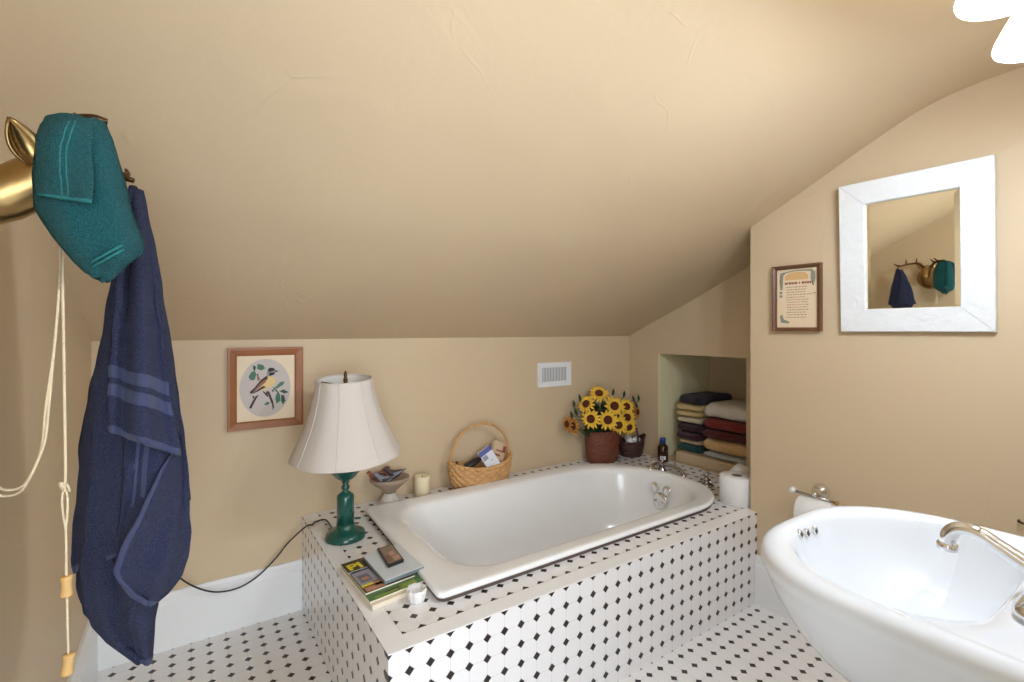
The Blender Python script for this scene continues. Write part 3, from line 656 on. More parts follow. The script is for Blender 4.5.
# teal washcloth on the near antler
teal = thing('washcloth', TT, 'teal washcloth draped over the near antler of the brass hook', 'washcloth')
TB = Hang([(120, 56, 94), (124, 46, 103), (135, 41, 109), (150, 39, 112), (180, 38, 121), (205, 41, 128), (225, 50, 134), (245, 63, 140), (258, 74, 134), (270, 86, 118), (279, 98, 108)], -.235, .062, 770, 4, 2., .08)
mb = MB(); mb.loft(TB.rings(), M['teal'], True, True, True); mb.build('inner_layer', teal)
KT = dict(bm=M['teal_band'])
sheet('outer_layer', [(60, 119), (44, 126), (38, 145), (36, 175), (39, 207), (55, 235), (75, 260), (92, 276), (104, 281)], [(88, 119), (104, 123), (112, 148), (121, 180), (128, 205), (134, 226), (141, 244), (144, 252), (106, 281)], teal, TB, .004, M['teal'], None, ripple=.004, freq=1.1, ns=30, nr=60)
mb = MB()
for a, b in (((90, 263), (138, 236)), ((92, 267), (140, 240))):
    mb.tube([atY(a[0]+(b[0]-a[0])*k/14, a[1]+(b[1]-a[1])*k/14, TB.front(a[0]+(b[0]-a[0])*k/14, a[1]+(b[1]-a[1])*k/14)-.0085) for k in range(15)], .0016, M['teal_band'], 6)
mb.build('woven_stripe', teal)
sheet('front_flap', [(60, 118), (44, 125), (37, 145), (36, 170), (38, 190), (42, 196)], [(84, 118), (91, 125), (92, 150), (93, 175), (94, 195), (93, 204)], teal, TB, lambda t: .012+.008*t, M['teal'], lambda q, t: (.44 < q < .485 or .55 < q < .58) and t > .1 or t > .985, ripple=.004, freq=.9, ns=36, nr=34, **KT)

# blind cord draped over the antler with two turned wooden toggles
def CP(px, py, y=-.19): return atY(px, py, y)
bc = thing('blind_cord', CP(64, 250), 'cream blind cord hanging straight, knotted, with two wooden toggles', 'cord')
mb = MB()
mb.tube(spline([CP(62, 215), CP(62, 260), CP(63.5, 330), CP(64.5, 400), CP(65.5, 470), CP(65, 484)], 4), .0016, M['cordw'], 8)
mb.tube(spline([CP(65, 484), CP(62, 500), CP(64, 520), CP(66, 535), CP(66, 580)], 5), .0013, M['cordw'], 8)
mb.tube(spline([CP(65, 484), CP(67.5, 500), CP(67, 520), CP(66, 530), CP(67, 600), CP(68.5, 660)], 5), .0013, M['cordw'], 8)
mb.build('cord', bc)
mb = MB(); mb.tube([CP(64.8+6*math.cos(a)*(.5+.5*math.sin(a*.7)), 487+4.5*math.sin(a*1.7), -.19+.003*math.sin(a*2.3)) for a in [i*.35 for i in range(40)]], .0013, M['cordw'], 6); mb.build('knot', bc)
for px, py, rl in ((66.5, 586, 0), (68, 664, .1)):
    mb = MB(); mb.lathe_axis([(.0045, -.013), (.0062, -.0125), (.0066, -.010), (.0056, -.004), (.0052, .002), (.006, .009), (.0066, .0115), (.0058, .013), (.002, .0132)], CP(px, py), (rl, 0, 1), M['cork'], 20); mb.build('toggle', bc)
bl = thing('blind_cord', CP(60, 250, -.2), 'cream blind cord sagging in a doubled loop out of the left edge', 'cord')
for k, off in enumerate(((0, 0), (3, 6))):
    mb = MB(); P_ = [(61, 235, -.195), (59, 290, -.195), (54, 350, -.2), (49, 405, -.21), (45, 440, -.22), (35, 467, -.235), (24, 485, -.25), (10, 490, -.28), (-3, 486, -.31), (-25, 460, -.36), (-60, 400, -.42), (-110, 330, -.47)]
    mb.tube(spline([CP(a-(off[0]*(1 if i > 2 else 0)), b+off[1]*(1 if i > 3 else 0), c) for i, (a, b, c) in enumerate(P_)], 6), .0014, M['cordw'], 8); mb.build('strand', bl)

# ------------------------------------------------------------------ wicker things
def woven(c, rx, ry, h, rows, staves, m, flare=.75, rim=None, amp=.0022, zf=None):
    c = Vector(c); rings = []; seg = staves*6; sub = 4
    for j in range(rows*sub+1):
        t = j/(rows*sub); fr = flare+(1-flare)*math.sin(t*PI/2)**.8
        row = int(j/sub); q = (j % sub)/sub
        ring = []
        for i in range(seg):
            a = 2*PI*i/seg
            wv = amp*math.cos(staves/2*a*1.0+PI*row)+amp*.6*math.sin(PI*q)
            X = (rx*fr+wv)*math.cos(a); Y = (ry*fr+wv)*math.sin(a)
            ring.append(c+Vector((X, Y, t*(h if zf is None else zf(a, h)))))
        rings.append(ring)
    mb = MB(); mb.loft(rings, m, True, True, False)
    inner = [[c+Vector(((p-c).x*.93, (p-c).y*.93, (p-c).z)) for p in rg] for rg in (rings[-1], rings[len(rings)//2], rings[2])]
    mb.loft([rings[-1]]+inner, m, True, False, True)
    return mb, rings
gc = atY(481, 489, .882); gc.z = ZT
gb = thing('gift_basket', gc, 'honey-coloured wicker basket with a tall hoop handle behind the tub', 'basket')
zf = lambda a, h: h*(.72+.26*abs(math.cos(a))**2)
mb, rg = woven(gc, .160, .068, .130, 7, 36, M['wicker'], .80, zf=zf, amp=.0042); mb.build('body', gb)
mb = MB()
for k in range(2): mb.tube([p+Vector((0, 0, .003*math.sin(i*.9+PI*k))) + (p-gc).normalized()*.003*math.cos(i*.9+PI*k) for i, p in enumerate(rg[-1])]+[rg[-1][0]], .0042, M['wicker'], 6, False)
mb.build('braided_rim', gb)
mb = MB(); hp = []
for i in range(31):
    a = PI*i/30; hp.append(gc+Vector((-.154*math.cos(a), 0, .10+.182*math.sin(a)**.8)))
hp = [gc+Vector((-.135, 0, .03))]+hp+[gc+Vector((.135, 0, .03))]
mb.tube(hp, .0058, M['wicker'], 8)
mb.tube([p+Vector((0, .006*math.cos(i*1.1), .006*math.sin(i*1.1))) for i, p in enumerate(hp)], .0028, M['wicker'], 6); mb.build('handle', gb)
def cardbox(name, c, wd, th, ht, rot, mats, label, cat, extra=None):
    from mathutils import Euler
    o = thing(name, c, label, cat); R = Euler(rot).to_matrix(); c = Vector(c)
    mb = MB(); vs = [c+R@Vector(p) for p in ((-wd/2,-th/2,-ht/2),(wd/2,-th/2,-ht/2),(wd/2,th/2,-ht/2),(-wd/2,th/2,-ht/2),(-wd/2,-th/2,ht/2),(wd/2,-th/2,ht/2),(wd/2,th/2,ht/2),(-wd/2,th/2,ht/2))]
    mb.add(vs, [(0,3,2,1),(4,5,6,7),(0,1,5,4),(1,2,6,5),(2,3,7,6),(3,0,4,7)], mats[0], False); mb.build('body', o, bevel=.0015)
    for nm, (a0, a1, b0, b1), m in (extra or []):
        mb = MB(); mb.add([c+R@Vector((a*wd/2, -th/2-.0006, b*ht/2)) for a, b in ((a0, b0), (a1, b0), (a1, b1), (a0, b1))], [(0, 1, 2, 3)], m, False); mb.build(nm, o, fixn=False)
    return o
pW, pBl, pBg, pRd, pBk = flat('white_card', 228, 230, 236, .4), flat('violet_blue_print', 84, 92, 166, .4), flat('beige_packet', 206, 182, 152, .5), flat('red_brown_print', 150, 74, 62, .5), flat('black_plastic', 30, 28, 32, .35)
pGy = flat('grey_print', 150, 152, 168, .5)
cardbox('soap_carton', gc+Vector((.028, -.030, .118)), .066, .022, .115, (-.25, -.50, 0), [pW], 'white and violet carton leaning in the honey wicker basket', 'carton', [('violet_band', (-1, 1, .62, 1), pBl), ('print_panel', (-.85, -.1, .2, .55), pGy), ('print_mark', (.1, .3, -.1, 0), pGy)])
cardbox('soap_packet', gc+Vector((.092, .012, .122)), .072, .02, .125, (-.15, .42, 0), [pBg], 'beige packet with red-brown print at right in the wicker basket', 'packet', [('print', (-.5, .5, .3, .4), pRd), ('print', (-.7, .3, -.05, .08), pRd), ('print', (-.2, .8, -.4, -.3), pRd), ('red_corner', (.5, 1, .3, .8), pRd)])
hb = thing('hair_brush', gc+Vector((-.065, -.02, .09)), 'black hairbrush lying at left in the honey wicker basket', 'brush')
mb = MB(); hc = gc+Vector((-.055, -.02, .108)); mb.loft([[hc+Vector((x-.02, .022*w_*math.cos(t), .016*w_*math.sin(t)+.018*x/.05)) for t in [2*PI*k/12 for k in range(12)]] for x, w_ in ((-.05, .2), (-.04, .7), (-.01, 1), (.03, 1), (.055, .7), (.065, .3))], pBk, True, True, True); mb.build('brush_head', hb)
mb = MB(); mb.tube([hc+Vector((-.07, 0, -.02)), hc+Vector((-.078, .0, .012)), hc+Vector((-.08, 0, .024))], [.006, .005, .006], pBk, 8); mb.build('brush_handle', hb)
# purple and grey flat combs on the deck
pPu = flat('purple_plastic', 108, 92, 150, .4); pGr = flat('grey_lilac_plastic', 168, 160, 170, .4)
def comb(px0, py0, px1, py1, m, label):
    a = atZ(px0, py0, ZT+.003); b = atZ(px1, py1, ZT+.003); a.y = b.y = max(a.y, .868); d = (b-a).normalized(); s = Vector((-d.y, d.x, 0))*.012
    mb = MB(); mb.loft([[p-s, p+s, p+s+Vector((0, 0, .004)), p-s+Vector((0, 0, .004))] for p in (a, b)], m, True, True, True, False)
    n = 16
    for i in range(n):
        p = a.lerp(b, (i+.5)/n); mb.box((p.x-.002, p.y-.018, ZT+.001), (p.x+.002, p.y-.010, ZT+.005), m)
    for v in range(len(mb.v)):
        x_, y_, z_ = mb.v[v]; mb.v[v] = (x_, y_, z_-.0018)
    tag(mb.build('comb', bevel=.0008, loc=(a+b)/2), label, 'comb')
comb(446, 494, 464, 490, pPu, 'purple comb lying on the tiles under the honey basket')
comb(527, 477.5, 551, 472, pGr, 'grey lilac comb lying on tiles right of the honey basket')

# flower pot with sunflowers
pc = atY(602.5, 464, .878); pc.z = ZT
fp_ = thing('flower_basket', pc, 'reddish-brown woven pot holding the sunflowers', 'basket')
mb, rg = woven(pc, .108, .072, .162, 14, 30, M['redwick'], .88, amp=.0014); mb.build('body', fp_)
mb = MB(); 
for k in range(2): mb.tube([p+Vector((0, 0, .004*math.sin(i*.7+PI*k)))+(p-pc).normalized()*.003*math.cos(i*.7+PI*k) for i, p in enumerate(rg[-1])]+[rg[-1][0]], .005, M['redwick'], 6, False)
mb.build('rim', fp_)
SOIL = pc+Vector((0, 0, .12))
mb = MB(); mb.lathe([(.09, .10), (.085, .112), (.03, .12)], pc, M['leaf'], 24, sy=.66); mb.build('moss', fp_)
rs = random.Random(11)
def sunflower(c, nrm, rad, m, label, front=True):
    c = Vector(c); n = Vector(nrm).normalized()
    t = n.cross(Vector((0, 0, 1))).normalized(); b = t.cross(n)*1.0
    o = thing('sunflower', c, label, 'flower', 'sunflowers in the woven pot')
    mb = MB()
    for lay, (np_, r0, r1, lift) in enumerate(((14, .35, 1.04, .08), (12, .30, .80, .26))):
        for i in range(np_):
            a = 2*PI*(i+.5*lay)/np_+rs.uniform(-.08, .08); d = t*math.cos(a)+b*math.sin(a); s = n.cross(d); L = rad*r1*rs.uniform(.92, 1.08); wq = rad*.135
            rows = []
            for k in range(6):
                q = k/5; r_ = rad*r0+(L-rad*r0)*q; ww = wq*math.sin(PI*(.18+.80*q))**.8
                if k == 5: ww = .0004
                h = rad*lift*(math.sin(q*PI*.6))+rad*rs.uniform(-.02, .02)-rad*.18*q*q
                rows.append([c+d*r_-s*ww+n*(h+.001), c+d*r_+n*(h-.0015), c+d*r_+s*ww+n*(h+.001)])
            mb.loft(rows, m, False)
    mb.build('petals', o)
    mb = MB(); mb.lathe_axis([(rad*.40, -.002), (rad*.42, rad*.10), (rad*.34, rad*.22), (rad*.18, rad*.25), (rad*.05, rad*.22)], c, n, M['disc'], 20); mb.build('seed_disc', o)
    mb = MB(); root = SOIL+Vector(((c-SOIL).x*.35, (c-SOIL).y*.3, 0)); mb.tube(spline([c-n*.004, c-n*.035+Vector((0, 0, -.01)), c.lerp(root, .6)-n*.015, root], 5), .0035, M['stem'], 6)
    mb.build('stem', o)
    return o
VD = lambda c: (CAM-Vector(c)).normalized()
FL = [  # px, py, y, facing tweak (x, z), radius px, label
    (599, 393.5, .855, (.1, .75), 8.5, 'sunflower at the very top of the bouquet'),
    (586.5, 404, .845, (-.55, .35), 8, 'sunflower at upper left of the bouquet, facing left'),
    (591, 419, .815, (-.25, .05), 8.5, 'sunflower at middle left of the bouquet above the pot rim'),
    (614.5, 406, .82, (.05, .1), 9, 'large sunflower at upper centre of the bouquet'),
    (608, 420, .80, (-.05, .02), 9, 'large sunflower at the centre of the bouquet facing out'),
    (626.5, 406.5, .845, (.45, .15), 8, 'sunflower at upper right of the bouquet, turned right'),
    (627, 417.5, .83, (.3, .05), 8.3, 'sunflower at middle right of the bouquet'),
    (618.5, 425, .805, (.05, -.05), 8.5, 'sunflower at lower centre of the bouquet over the pot rim'),
    (629, 427, .825, (.35, -.3), 7.5, 'lowest sunflower at the right of the bouquet, drooping')]
for px, py, y, (fx, fz), rp, lb in FL:
    c = atY(px, py, y); n = VD(c)+RT*fx+Vector((0, 0, fz)); sunflower(c, n, rp*1.14/185, M['petal'], lb)
for px, py, y, (fx, fz), rp, lb in ((567.5, 424, .87, (-1.6, -.1), 7.5, 'faded orange sunflower drooping at the far left of the bouquet'), (573.5, 426, .86, (-1.2, -.2), 8, 'faded sunflower drooping just right of the leftmost one')):
    c = atY(px, py, y); n = VD(c)+RT*fx+Vector((0, 0, fz)); sunflower(c, n, rp*1.1/185, M['petal2'], lb)
c = atY(637, 412, .86); sunflower(c, VD(c)+RT*1.5, 7.5/185, M['petal2'], 'faded sunflower turned sideways at the right edge of the bouquet')
mb = MB()
def leaf(base, d, L, wq, nrm):
    d = Vector(d).normalized(); s = d.cross(Vector(nrm)).normalized(); up = s.cross(d); base = Vector(base); rows = []
    for k in range(6):
        q = k/5; ww = wq*math.sin(PI*(.06+.92*q)); p = base+d*L*q-up*L*.25*q*q
        rows.append([p-s*ww+up*.003, p, p+s*ww+up*.003])
    mb.loft(rows, M['leaf'], False)
for k in range(190):
    a = rs.uniform(0, 2*PI); e = rs.uniform(-.2, 1.2); R_ = rs.uniform(.3, 1)
    base = SOIL+Vector((.13*R_*math.cos(a)*math.cos(e), .035*R_*math.sin(a)*math.cos(e)-.005, .06+.13*R_*max(0, math.sin(e))))
    dv = Vector((math.cos(a)*math.cos(e), .35*math.sin(a)*math.cos(e)-.2, math.sin(e)*.8))
    leaf(base, dv, rs.uniform(.03, .06), rs.uniform(.008, .014), (0, -.4, 1))
for px, py in ((623, 394), (612, 392), (577, 412), (574, 398+6), (634, 399), (638, 398), (637, 405), (572, 415), (580, 398)):
    b_ = atY(px, py, .86); mb.tube([SOIL, SOIL.lerp(b_, .6)+Vector((0, 0, .02)), b_-Vector((0, 0, .02))], .002, M['stem'], 5); leaf(b_-Vector((0, 0, .02)), (rs.uniform(-.5, .5), -.1, 1), .04, .010, (0, -1, .2))
fo = mb.build('foliage', loc=SOIL); fo['kind'] = 'stuff'; tag(fo, 'dark green leaves filling the bouquet between the sunflowers', 'leaves')

# small dark basket with white soaps
dc = atY(638, 457, .862); dc.z = ZT; dc.x = 1.726; dc.y = .865
db = thing('small_basket', dc, 'small dark brown wicker basket with hoop handle in the corner', 'basket')
mb, rg = woven(dc, .080, .066, .095, 9, 24, M['dkwick'], .78, amp=.0014, zf=lambda a, h: h*(.85+.35*max(0, math.cos(a+.6))**3)); mb.build('body', db)
mb = MB()
for k in range(2): mb.tube([p+Vector((0, 0, .003*math.sin(i*.8+PI*k)))+(p-dc).normalized()*.003*math.cos(i*.8+PI*k) for i, p in enumerate(rg[-1])]+[rg[-1][0]], .0045, M['dkwick'], 6, False)
mb.build('rim', db)
mb = MB(); hp = [dc+Vector((-.02+.035*math.sin(PI*i/24)*.3, -.066*math.cos(PI*i/24)*1.0+.0, .08+.12*math.sin(PI*i/24))) for i in range(25)]
mb.tube(hp, .005, M['dkwick'], 8); mb.tube([p+Vector((.004*math.cos(i*1.2), 0, .004*math.sin(i*1.2))) for i, p in enumerate(hp)], .003, M['dkwick'], 6); mb.build('handle', db)
def pebble(c, r_, m, name, sc=(1, 1, 1), seed=0):
    mb = MB(); c = Vector(c); rings = []
    for j in range(1, 10):
        th = PI*j/10; rings.append([c+Vector((r_*sc[0]*math.sin(th)*math.cos(a), r_*sc[1]*math.sin(th)*math.sin(a), -r_*sc[2]*math.cos(th)))*1.0+Vector((1, 1, 1))*0 for a in [2*PI*k/16 for k in range(16)]])
    mb.loft(rings, m, True, True, True); return mb.build(name, loc=c)
for k, (dx, dy, dz, sz, pos) in enumerate(((-.035, -.02, .085, .024, 'leftmost'), (.0, -.03, .088, .021, 'nearest'), (.03, -.015, .084, .02, 'rightmost'), (-.01, .015, .09, .022, 'rearmost'))):
    o = pebble(dc+Vector((dx, dy, dz+.004)), sz, M['soapw'], 'bath_bomb', (1, 1, .85)); tag(o, 'white round soap ball in the small dark basket, '+pos+' of four', 'soap', 'white soap balls in the dark basket')
o = pebble(atZ(655, 462, ZT+.008), .016, M['soapw'], 'soap_bar', (1.3, .9, .5)); o.location.z = ZT+.008; o.location.x = min(o.location.x, 1.76)
tag(o, 'small white soap lying on the tiles beside the amber bottle', 'soap')
# amber bottle
bp_ = atZ(664.5, 460.5, ZT); bp_.x = min(bp_.x, 1.776)
bt = thing('bottle', bp_, 'amber bottle with a blue cap at the niche corner', 'bottle')
mb = MB(); mb.lathe([(.026, 0), (.028, .004), (.028, .072), (.024, .084), (.014, .092), (.012, .098)], bp_, M['amber'], 28); mb.build('body', bt)
mb = MB(); mb.lathe([(.0145, .096), (.0145, .122), (.012, .126)], bp_, M['blue_cap'], 24); mb.build('cap', bt)
mb = MB(); aa = math.atan2(CAM.y-bp_.y, CAM.x-bp_.x); mb.loft([[bp_+Vector((.0286*math.cos(aa+q), .0286*math.sin(aa+q), z)) for q in (-.55, -.3, 0, .3, .55)] for z in (.012, .032)], M['white_pl'], False); mb.build('label', bt)

# ------------------------------------------------------------------ folded towels in the niche
def folded(c, L, W, H, col, label, layers=2, seed=0, group='folded towels in the wall niche', sag=.3, yaw=0.):
    """fold faces the room (-x); L along x, W along y; rounded fold front, layers visible at the -y/+y ends"""
    m = mat('terry_'+str(len(D.materials)), srgb(*col), .95, spec=.1, bump=.9, bscale=260, sheen=.2, var=.08, vscale=40)
    c = Vector(c); mb = MB(); h = H/layers
    nx, ny = 14, 14
    for k in range(layers):
        z0 = k*h; rings = []
        for j in range(ny+1):
            y = -W/2+W*j/ny; ed = min(1, (1-abs(2*j/ny-1))*6)**.5; ring = []
            n = 26
            for i in range(n):
                a = 2*PI*i/n
                ca, sa = math.cos(a), math.sin(a)
                X = (L/2-(.004*k))*math.copysign(abs(ca)**.35, ca)*(.93+.07*ed); Z = h/2*math.copysign(abs(sa)**.6, sa)*(.45+.55*ed)*.99
                p = Vector((X, y, z0+h/2+Z)); q = p*1+Vector((seed, seed*2, k*3.))
                p += Vector((nz(q, 14)*.010, nz(q+Vector((3, 3, 3)), 14)*.008, nz(q+Vector((7, 7, 7)), 16)*.0035*(1 if k == layers-1 or sa < 0 else .6)))
                ca_, sa_ = math.cos(yaw), math.sin(yaw)
                ring.append(c+Vector((p.x*ca_-p.y*sa_, p.x*sa_+p.y*ca_, max(p.z, .0004 if k == 0 else p.z))))
            rings.append(ring)
        mb.loft(rings, m, True, True, True)
    return tag(mb.build('folded_towel', loc=c), label, 'towel', group)
SH = .4035
ax_, ay_ = 2.03, .600
z = SH
for H, col, lb, ly, L, W in ((.040, (20, 78, 74), 'dark green folded towel, lowest of the left niche stack', 1, .31, .14), (.026, (226, 200, 158), 'thin cream folded towel showing between dark green and plum', 1, .29, .13), (.088, (62, 24, 34), 'thick dark plum folded towel in the left niche stack', 2, .33, .15), (.036, (232, 216, 182), 'pale cream folded towel resting on the dark plum one', 1, .31, .14), (.066, (228, 200, 138), 'butter yellow folded towel under the navy-black one', 2, .335, .15), (.05, (44, 34, 50), 'navy-black folded towel on top of the left niche stack', 1, .30, .145)):
    folded((ax_, ay_, z), L, W, H-.001, col, lb, ly, seed=z*10); z += H
z = SH; bx_, by_ = 2.0, .375
for H, col, lb, ly, L, W in ((.034, (196, 200, 200), 'pale grey-blue folded towel, lowest of the right niche stack', 1, .27, .255), (.066, (226, 188, 132), 'pale peach folded towel, second up in the right niche stack', 1, .29, .26), (.048, (98, 30, 28), 'dark maroon folded towel above the peach one', 1, .29, .26), (.058, (130, 40, 36), 'brick red folded towel beneath the white one', 1, .29, .26), (.078, (230, 222, 210), 'off-white folded towel on top of the right niche stack', 1, .28, .25)):
    folded((bx_, by_, z), L, W, H-.001, col, lb, ly, seed=z*13+4); z += H

# ------------------------------------------------------------------ toilet rolls
def roll_mesh(c, ax, R_, r_, h, m, mc, parent):
    mb = MB(); mb.lathe_axis([(r_, 0), (R_-.003, 0), (R_, .004), (R_, h-.004), (R_-.003, h), (r_, h)], c, ax, m, 48, False, False); a = mb.build('paper', parent)
    mb = MB(); mb.lathe_axis([(r_+.0005, .0005), (r_+.0005, h-.0005), (r_-.0015, h-.0005), (r_-.0015, .0005), (r_+.0005, .0005)], c, ax, mc, 32, False, False); mb.build('core', parent)
tc_ = Vector((1.512, .104, ZT))
tr = thing('toilet_roll', tc_, 'full white toilet roll standing on the tiled platform corner', 'toilet paper')
roll_mesh(tc_, (0, 0, 1), .066, .021, .112, M['tissue'], M['card'], tr)
tc2 = Vector((1.625, .150, ZT))
mb = MB(); rings = []
for j in range(1, 14):
    th = PI*j/14; rr_ = []
    for k in range(28):
        a = 2*PI*k/28; p = Vector((.052*math.sin(th)**.8*math.cos(a), .052*math.sin(th)**.8*math.sin(a), .064-.064*math.cos(th)))
        f = 1+.13*nz(p+Vector((2, 2, 2)), 24); rr_.append(tc2+Vector((p.x*f, p.y*f, max(.0005, p.z*(1+.06*nz(p, 30))))))
    rings.append(rr_)
mb.loft(rings, M['tissue'], True, True, True); o = mb.build('tissue_bundle', loc=tc2); tag(o, 'white tissue bundle behind the standing toilet roll', 'tissue')
# holder on the right wall
hy, hz = -.226, .489
th_ = thing('toilet_paper_holder', prw(hy, hz), 'chrome and glass wall holder with a white toilet roll behind the sink', 'toilet paper holder')
mb = MB(); mb.lathe_axis([(.027, .0), (.029, .005), (.027, .012), (.018, .022), (.009, .028), (.008, .055), (.010, .060), (.004, .066)], prw(hy, hz+.006), N_R, M['chrome'], 28); mb.build('wall_plate', th_)
mb = MB(); mb.tube([prw(hy+.062, hz+.002, .060), prw(hy, hz, .060), prw(hy-.062, hz-.004, .060)], .0042, M['dark_chrome'], 12); mb.build('roller', th_)
mb = MB(); mb.lathe_axis([(.001, 0), (.009, .002), (.0125, .011), (.009, .020), (.002, .022)], prw(hy+.058, hz+.004, .060), U_R, M['soapw'], 20); mb.build('ceramic_knob', th_)
mb = MB(); mb.lathe_axis([(.001, 0), (.006, .001), (.008, .008), (.006, .014), (.002, .016)], prw(hy-.06, hz-.004, .060), U_R*-1, M['brass'], 16); mb.build('end_knob', th_)
mb = MB(); mb.lathe_axis([(.02, -.05), (.050, -.05), (.052, -.047), (.052, .047), (.050, .05), (.02, .05), (.02, -.05)], prw(hy-.004, hz-.060, .060), U_R, M['tissue'], 40, False, False); mb.build('paper', th_)

# ------------------------------------------------------------------ candle, bird bath, magazines
cc = Vector((.468, .898, ZT)); cu = thing('candle', cc, 'cream pillar candle standing at the back of the tiled deck', 'candle')
mb = MB(); mb.lathe([(.0315, 0), (.033, .003), (.034, .086), (.032, .089), (.027, .086), (.012, .082)], cc, M['candle'], 36); mb.build('wax', cu)
mb = MB(); mb.tube([cc+Vector((0, 0, .08)), cc+Vector((.002, 0, .092))], .0012, M['black_cord'], 6); mb.build('wick', cu)
bbp = Vector((.325, .893, ZT)); bb = thing('bird_bath_figurine', bbp, 'stone-coloured bird bath figurine with small birds beside the lamp', 'figurine')
mb = MB(); mb.lathe([(.040, 0), (.042, .006), (.038, .02), (.028, .034), (.022, .044)], bbp, M['frost'], 12, smooth=False); mb.build('glass_base', bb)
mb = MB(); mb.lathe([(.022, .044), (.026, .052), (.040, .064), (.060, .080), (.076, .092), (.081, .100), (.080, .107), (.072, .107), (.050, .092), (.02, .088)], bbp, M['stone'], 40, sy=.82); mb.build('bowl', bb)
bG, bR, bB = flat('grey_blue_feathers', 132, 134, 146, .6), flat('rust_feathers', 150, 88, 66, .6), flat('dark_feathers', 74, 62, 60, .6)
def small_bird(c, yaw, m, m2, sc=1.):
    c = Vector(c); d = Vector((math.cos(yaw), math.sin(yaw), 0)); s = Vector((-d.y, d.x, 0)); up = Vector((0, 0, 1)); mb = MB()
    sp2 = [(-.045, .022, .001, .001), (-.034, .016, .006, .003), (-.018, .008, .013, .012), (0, .004, .016, .017), (.014, .010, .013, .014), (.022, .020, .010, .011), (.028, .026, .010, .010), (.036, .027, .006, .006), (.041, .026, .002, .002), (.047, .025, .0006, .0006)]
    mb.loft([[c+(d*a*sc+up*(b+.012)*sc+(s*ry*math.cos(t)+up*rz*math.sin(t))*sc) for t in [2*PI*k/12 for k in range(12)]] for a, b, ry, rz in sp2], m, True, True, True)
    o = mb.build('bird', bb)
    mb = MB(); 
    for q in (-1, 1): mb.loft([[c+d*a*sc+up*(b+.012)*sc+s*q*(.0135*wd+.003)*sc+up*hh*sc for hh in (-.006*wd, .006*wd)] for a, b, wd in ((.012, .008, .5), (0, .008, 1), (-.018, .012, .8), (-.032, .018, .3))], m2, False)
    mb.build('wings', o)
small_bird(bbp+Vector((-.032, -.02, .088)), 2.6, bG, bB, 1.05); small_bird(bbp+Vector((.022, .012, .095)), 2.9, bB, bG, 1.1); small_bird(bbp+Vector((-.058, .012, .09)), 2.2, bR, bB, .95)
small_bird(bbp+Vector((-.02, .03, .10)), .3, bR, bB, .9)

def slab(name, corners, z0, z1, top, side, parent=None, bevel=.001, loc=None):
    mb = MB(); lo = [Vector((x, y, z0)) for x, y in corners]; hi = [Vector((x, y, z1)) for x, y in corners]
    mb.add(lo+hi, [(3, 2, 1, 0)]+[(i, (i+1) % 4, 4+(i+1) % 4, 4+i) for i in range(4)], side, False); mb.add(hi, [(0, 1, 2, 3)], top, False)
    return mb.build(name, parent, loc=loc)
def quadmap(corners, z):
    A, B_, C_, E_ = [Vector((x, y, z)) for x, y in corners]   # A near-left, B near-right, C far-right, E far-left ; u right, v away
    return lambda u, v: (A.lerp(B_, u)).lerp(E_.lerp(C_, u), v)
mCr, mPg = flat('cream_cover', 226, 212, 188, .5), flat('page_edges', 226, 214, 192, .8)
k0 = [(.024, .182), (.148, .200), (.136, .432), (.010, .415)]
bk = thing('paperback_book', (.08, .31, ZT), 'thick cream-edged paperback, lowest of the pile on the deck', 'book')
slab('pages', k0, ZT+.0008, ZT+.012, mPg, mPg, bk); slab('cover', k0, ZT+.012, ZT+.0132, mCr, mCr, bk)
z1 = ZT+.0138
mGr, mDk, mYe, mLg, mRo, mLi = flat('green_print', 76, 122, 70, .35), flat('dark_olive_print', 70, 58, 30, .35), flat('yellow_print', 226, 206, 52, .35), flat('grey_lilac_print', 150, 146, 156, .35), flat('rose_print', 182, 128, 104, .35), flat('lime_print', 140, 158, 58, .35)
k1 = [(.022, .195), (.185, .218), (.166, .440), (.008, .420)]
m1 = thing('magazine', (.09, .31, z1), 'green-edged garden magazine lying under the other magazine', 'magazine')
slab('pages', k1, z1, z1+.004, mGr, mPg, m1)
q = quadmap(k1, z1+.0044); mb = MB()
for u0, u1, v0, v1, m in ((.1, .5, .02, .06, mLi), (.55, .85, .02, .12, mLi), (.05, .95, .105, .115, mDk), (.3, .6, .06, .09, mDk)):
    mb = MB(); mb.add([q(u0, v0), q(u1, v0), q(u1, v1), q(u0, v1)], [(0, 1, 2, 3)], m, False); mb.build('cover_print', m1, fixn=False)
z2 = z1+.0048
k2 = [(.022, .232), (.166, .250), (.150, .446), (.009, .428)]
m2 = thing('magazine', (.09, .33, z2), 'magazine with large yellow title letters under the pale tablet', 'magazine')
slab('pages', k2, z2, z2+.004, mDk, mPg, m2)
q = quadmap(k2, z2+.0044); mb = MB()
for u0, u1, v0, v1, m in ((.02, .40, .22, .66, mLg), (.08, .30, .28, .50, flat('slate_print', 104, 102, 110, .35)), (.04, .42, .02, .16, mRo), (.02, .25, .14, .22, mYe), (.25, .5, .10, .24, mRo), (.4, .98, .92, .99, flat('red_print', 150, 60, 64, .35)), (.12, .26, .33, .41, mRo), (.0, .4, .62, .68, pW)):
    mb = MB(); dz_ = Vector((0, 0, .0003 if (u0, v0) in ((.08, .28), (.12, .33)) else 0)); dz_ = dz_*(2 if u0 == .12 else 1)
    mb.add([p+dz_ for p in (q(u0, v0), q(u1, v0), q(u1, v1), q(u0, v1))], [(0, 1, 2, 3)], m, False); mb.build('cover_print', m2, fixn=False)
tcv = D.curves.new('title_lettering', 'FONT'); tcv.body = 'Pl'; tcv.size = .052; tcv.extrude = .0002; tcv.offset = .0018; tcv.materials.append(mYe)
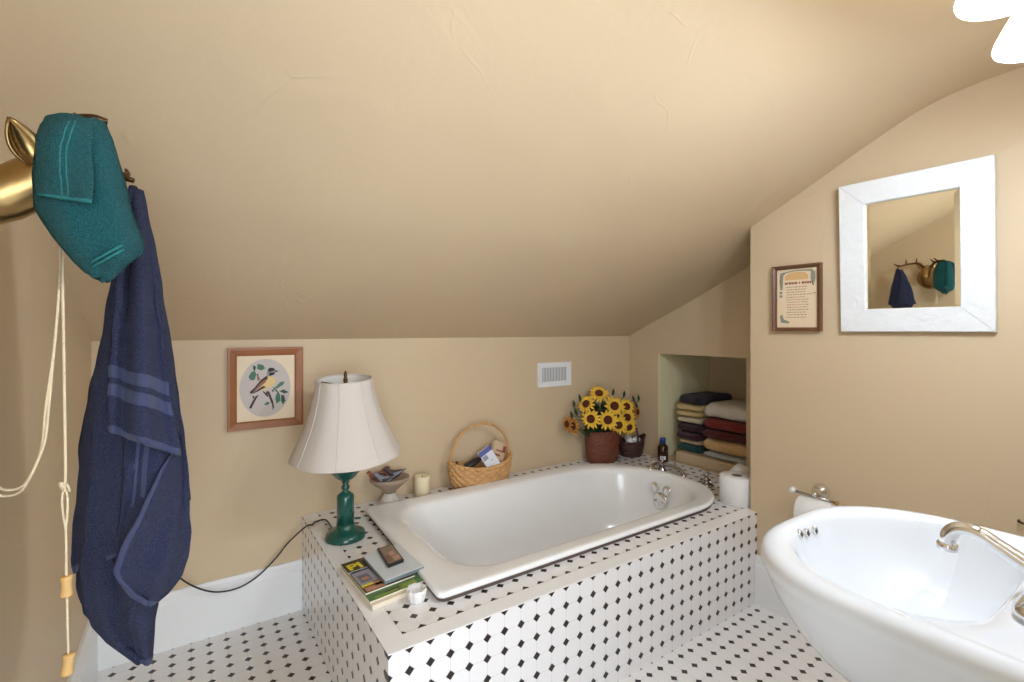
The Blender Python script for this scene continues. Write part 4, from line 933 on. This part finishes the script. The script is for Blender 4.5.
to = D.objects.new('title_lettering', tcv); COL.objects.link(to); to.parent = m2
tme = D.meshes.new_from_object(to); D.objects.remove(to); to = D.objects.new('title_lettering', tme); COL.objects.link(to); to.parent = m2
p0 = q(.05, .72)+Vector((0, 0, .0006)); to.location = p0-m2.location; to.rotation_euler = (0, 0, math.atan2((q(1, .72)-q(0, .72)).y, (q(1, .72)-q(0, .72)).x)); to.scale = (1.15, .95, 1)
z3 = z2+.005
k3 = [(.078, .245), (.198, .262), (.188, .440), (.072, .421)]
mTb, mTe = flat('pale_blue_grey_cover', 206, 212, 216, .3), flat('grey_edge', 120, 130, 132, .4)
tb = thing('notebook', (.13, .34, z3), 'pale blue-grey notebook lying on top of the magazines', 'notebook')
slab('pages', k3, z3, z3+.009, mTe, mTe, tb); slab('cover', k3, z3+.009, z3+.0112, mTb, mTb, tb)
z4 = z3+.0118
k4 = [(.108, .304), (.158, .314), (.166, .432), (.118, .424)]
ph = thing('photo_case', (.14, .36, z4), 'small dark-rimmed case with brown picture lying on the notebook', 'case')
slab('body', k4, z4, z4+.008, pBk, pBk, ph)
q = quadmap(k4, z4+.0084); mb = MB(); mBr, mPk = flat('brown_picture', 132, 112, 92, .3), flat('pink_picture', 186, 142, 122, .3)
for u0, u1, v0, v1, m, h in ((.07, .93, .05, .96, mBr, 0), (.5, .9, .1, .34, mPk, .0002), (.42, .75, .4, .62, mPk, .0002), (.1, .42, .15, .5, flat('rust_picture', 116, 84, 68, .3), .0002)):
    mb.add([p+Vector((0, 0, h)) for p in (q(u0, v0), q(u1, v0), q(u1, v1), q(u0, v1))], [(0, 1, 2, 3)], m, False)
mb.build('picture', ph, fixn=False)
# white scalloped tealight dish by the pile
sc_ = Vector((.170, .168, ZT)); sc_.x, sc_.y = atZ(424, 603, ZT)[:2]; sc_.x -= .012; sc_.y += .02
mb = MB(); rings = []
for r_, z_ in ((.018, .0), (.020, .004), (.0235, .018), (.026, .033), (.0245, .035), (.021, .02), (.016, .008)):
    rings.append([sc_+Vector((r_*(1+.06*math.cos(9*a))*math.cos(a), r_*(1+.06*math.cos(9*a))*math.sin(a), z_)) for a in [2*PI*k/54 for k in range(54)]])
mb.loft(rings, M['soapw'], True, True, True); o = mb.build('scalloped_dish', loc=sc_); tag(o, 'small white fluted dish on the deck by the tub corner', 'dish')
# dark hook low on the right wall
hk = prw(-.79, .73, 0); hp0 = atX(1019, 520, xr(-.69)); hp0 = prw(hp0.y, hp0.z)
mb = MB(); mb.tube([hp0+N_R*.001, hp0+N_R*.016, hp0+N_R*.018+Vector((.0, -.03, -.008))], .003, M['dark_brass'], 8); o = mb.build('wall_hook', loc=hp0); tag(o, 'small dark metal hook on the right wall above the sink rim', 'hook')
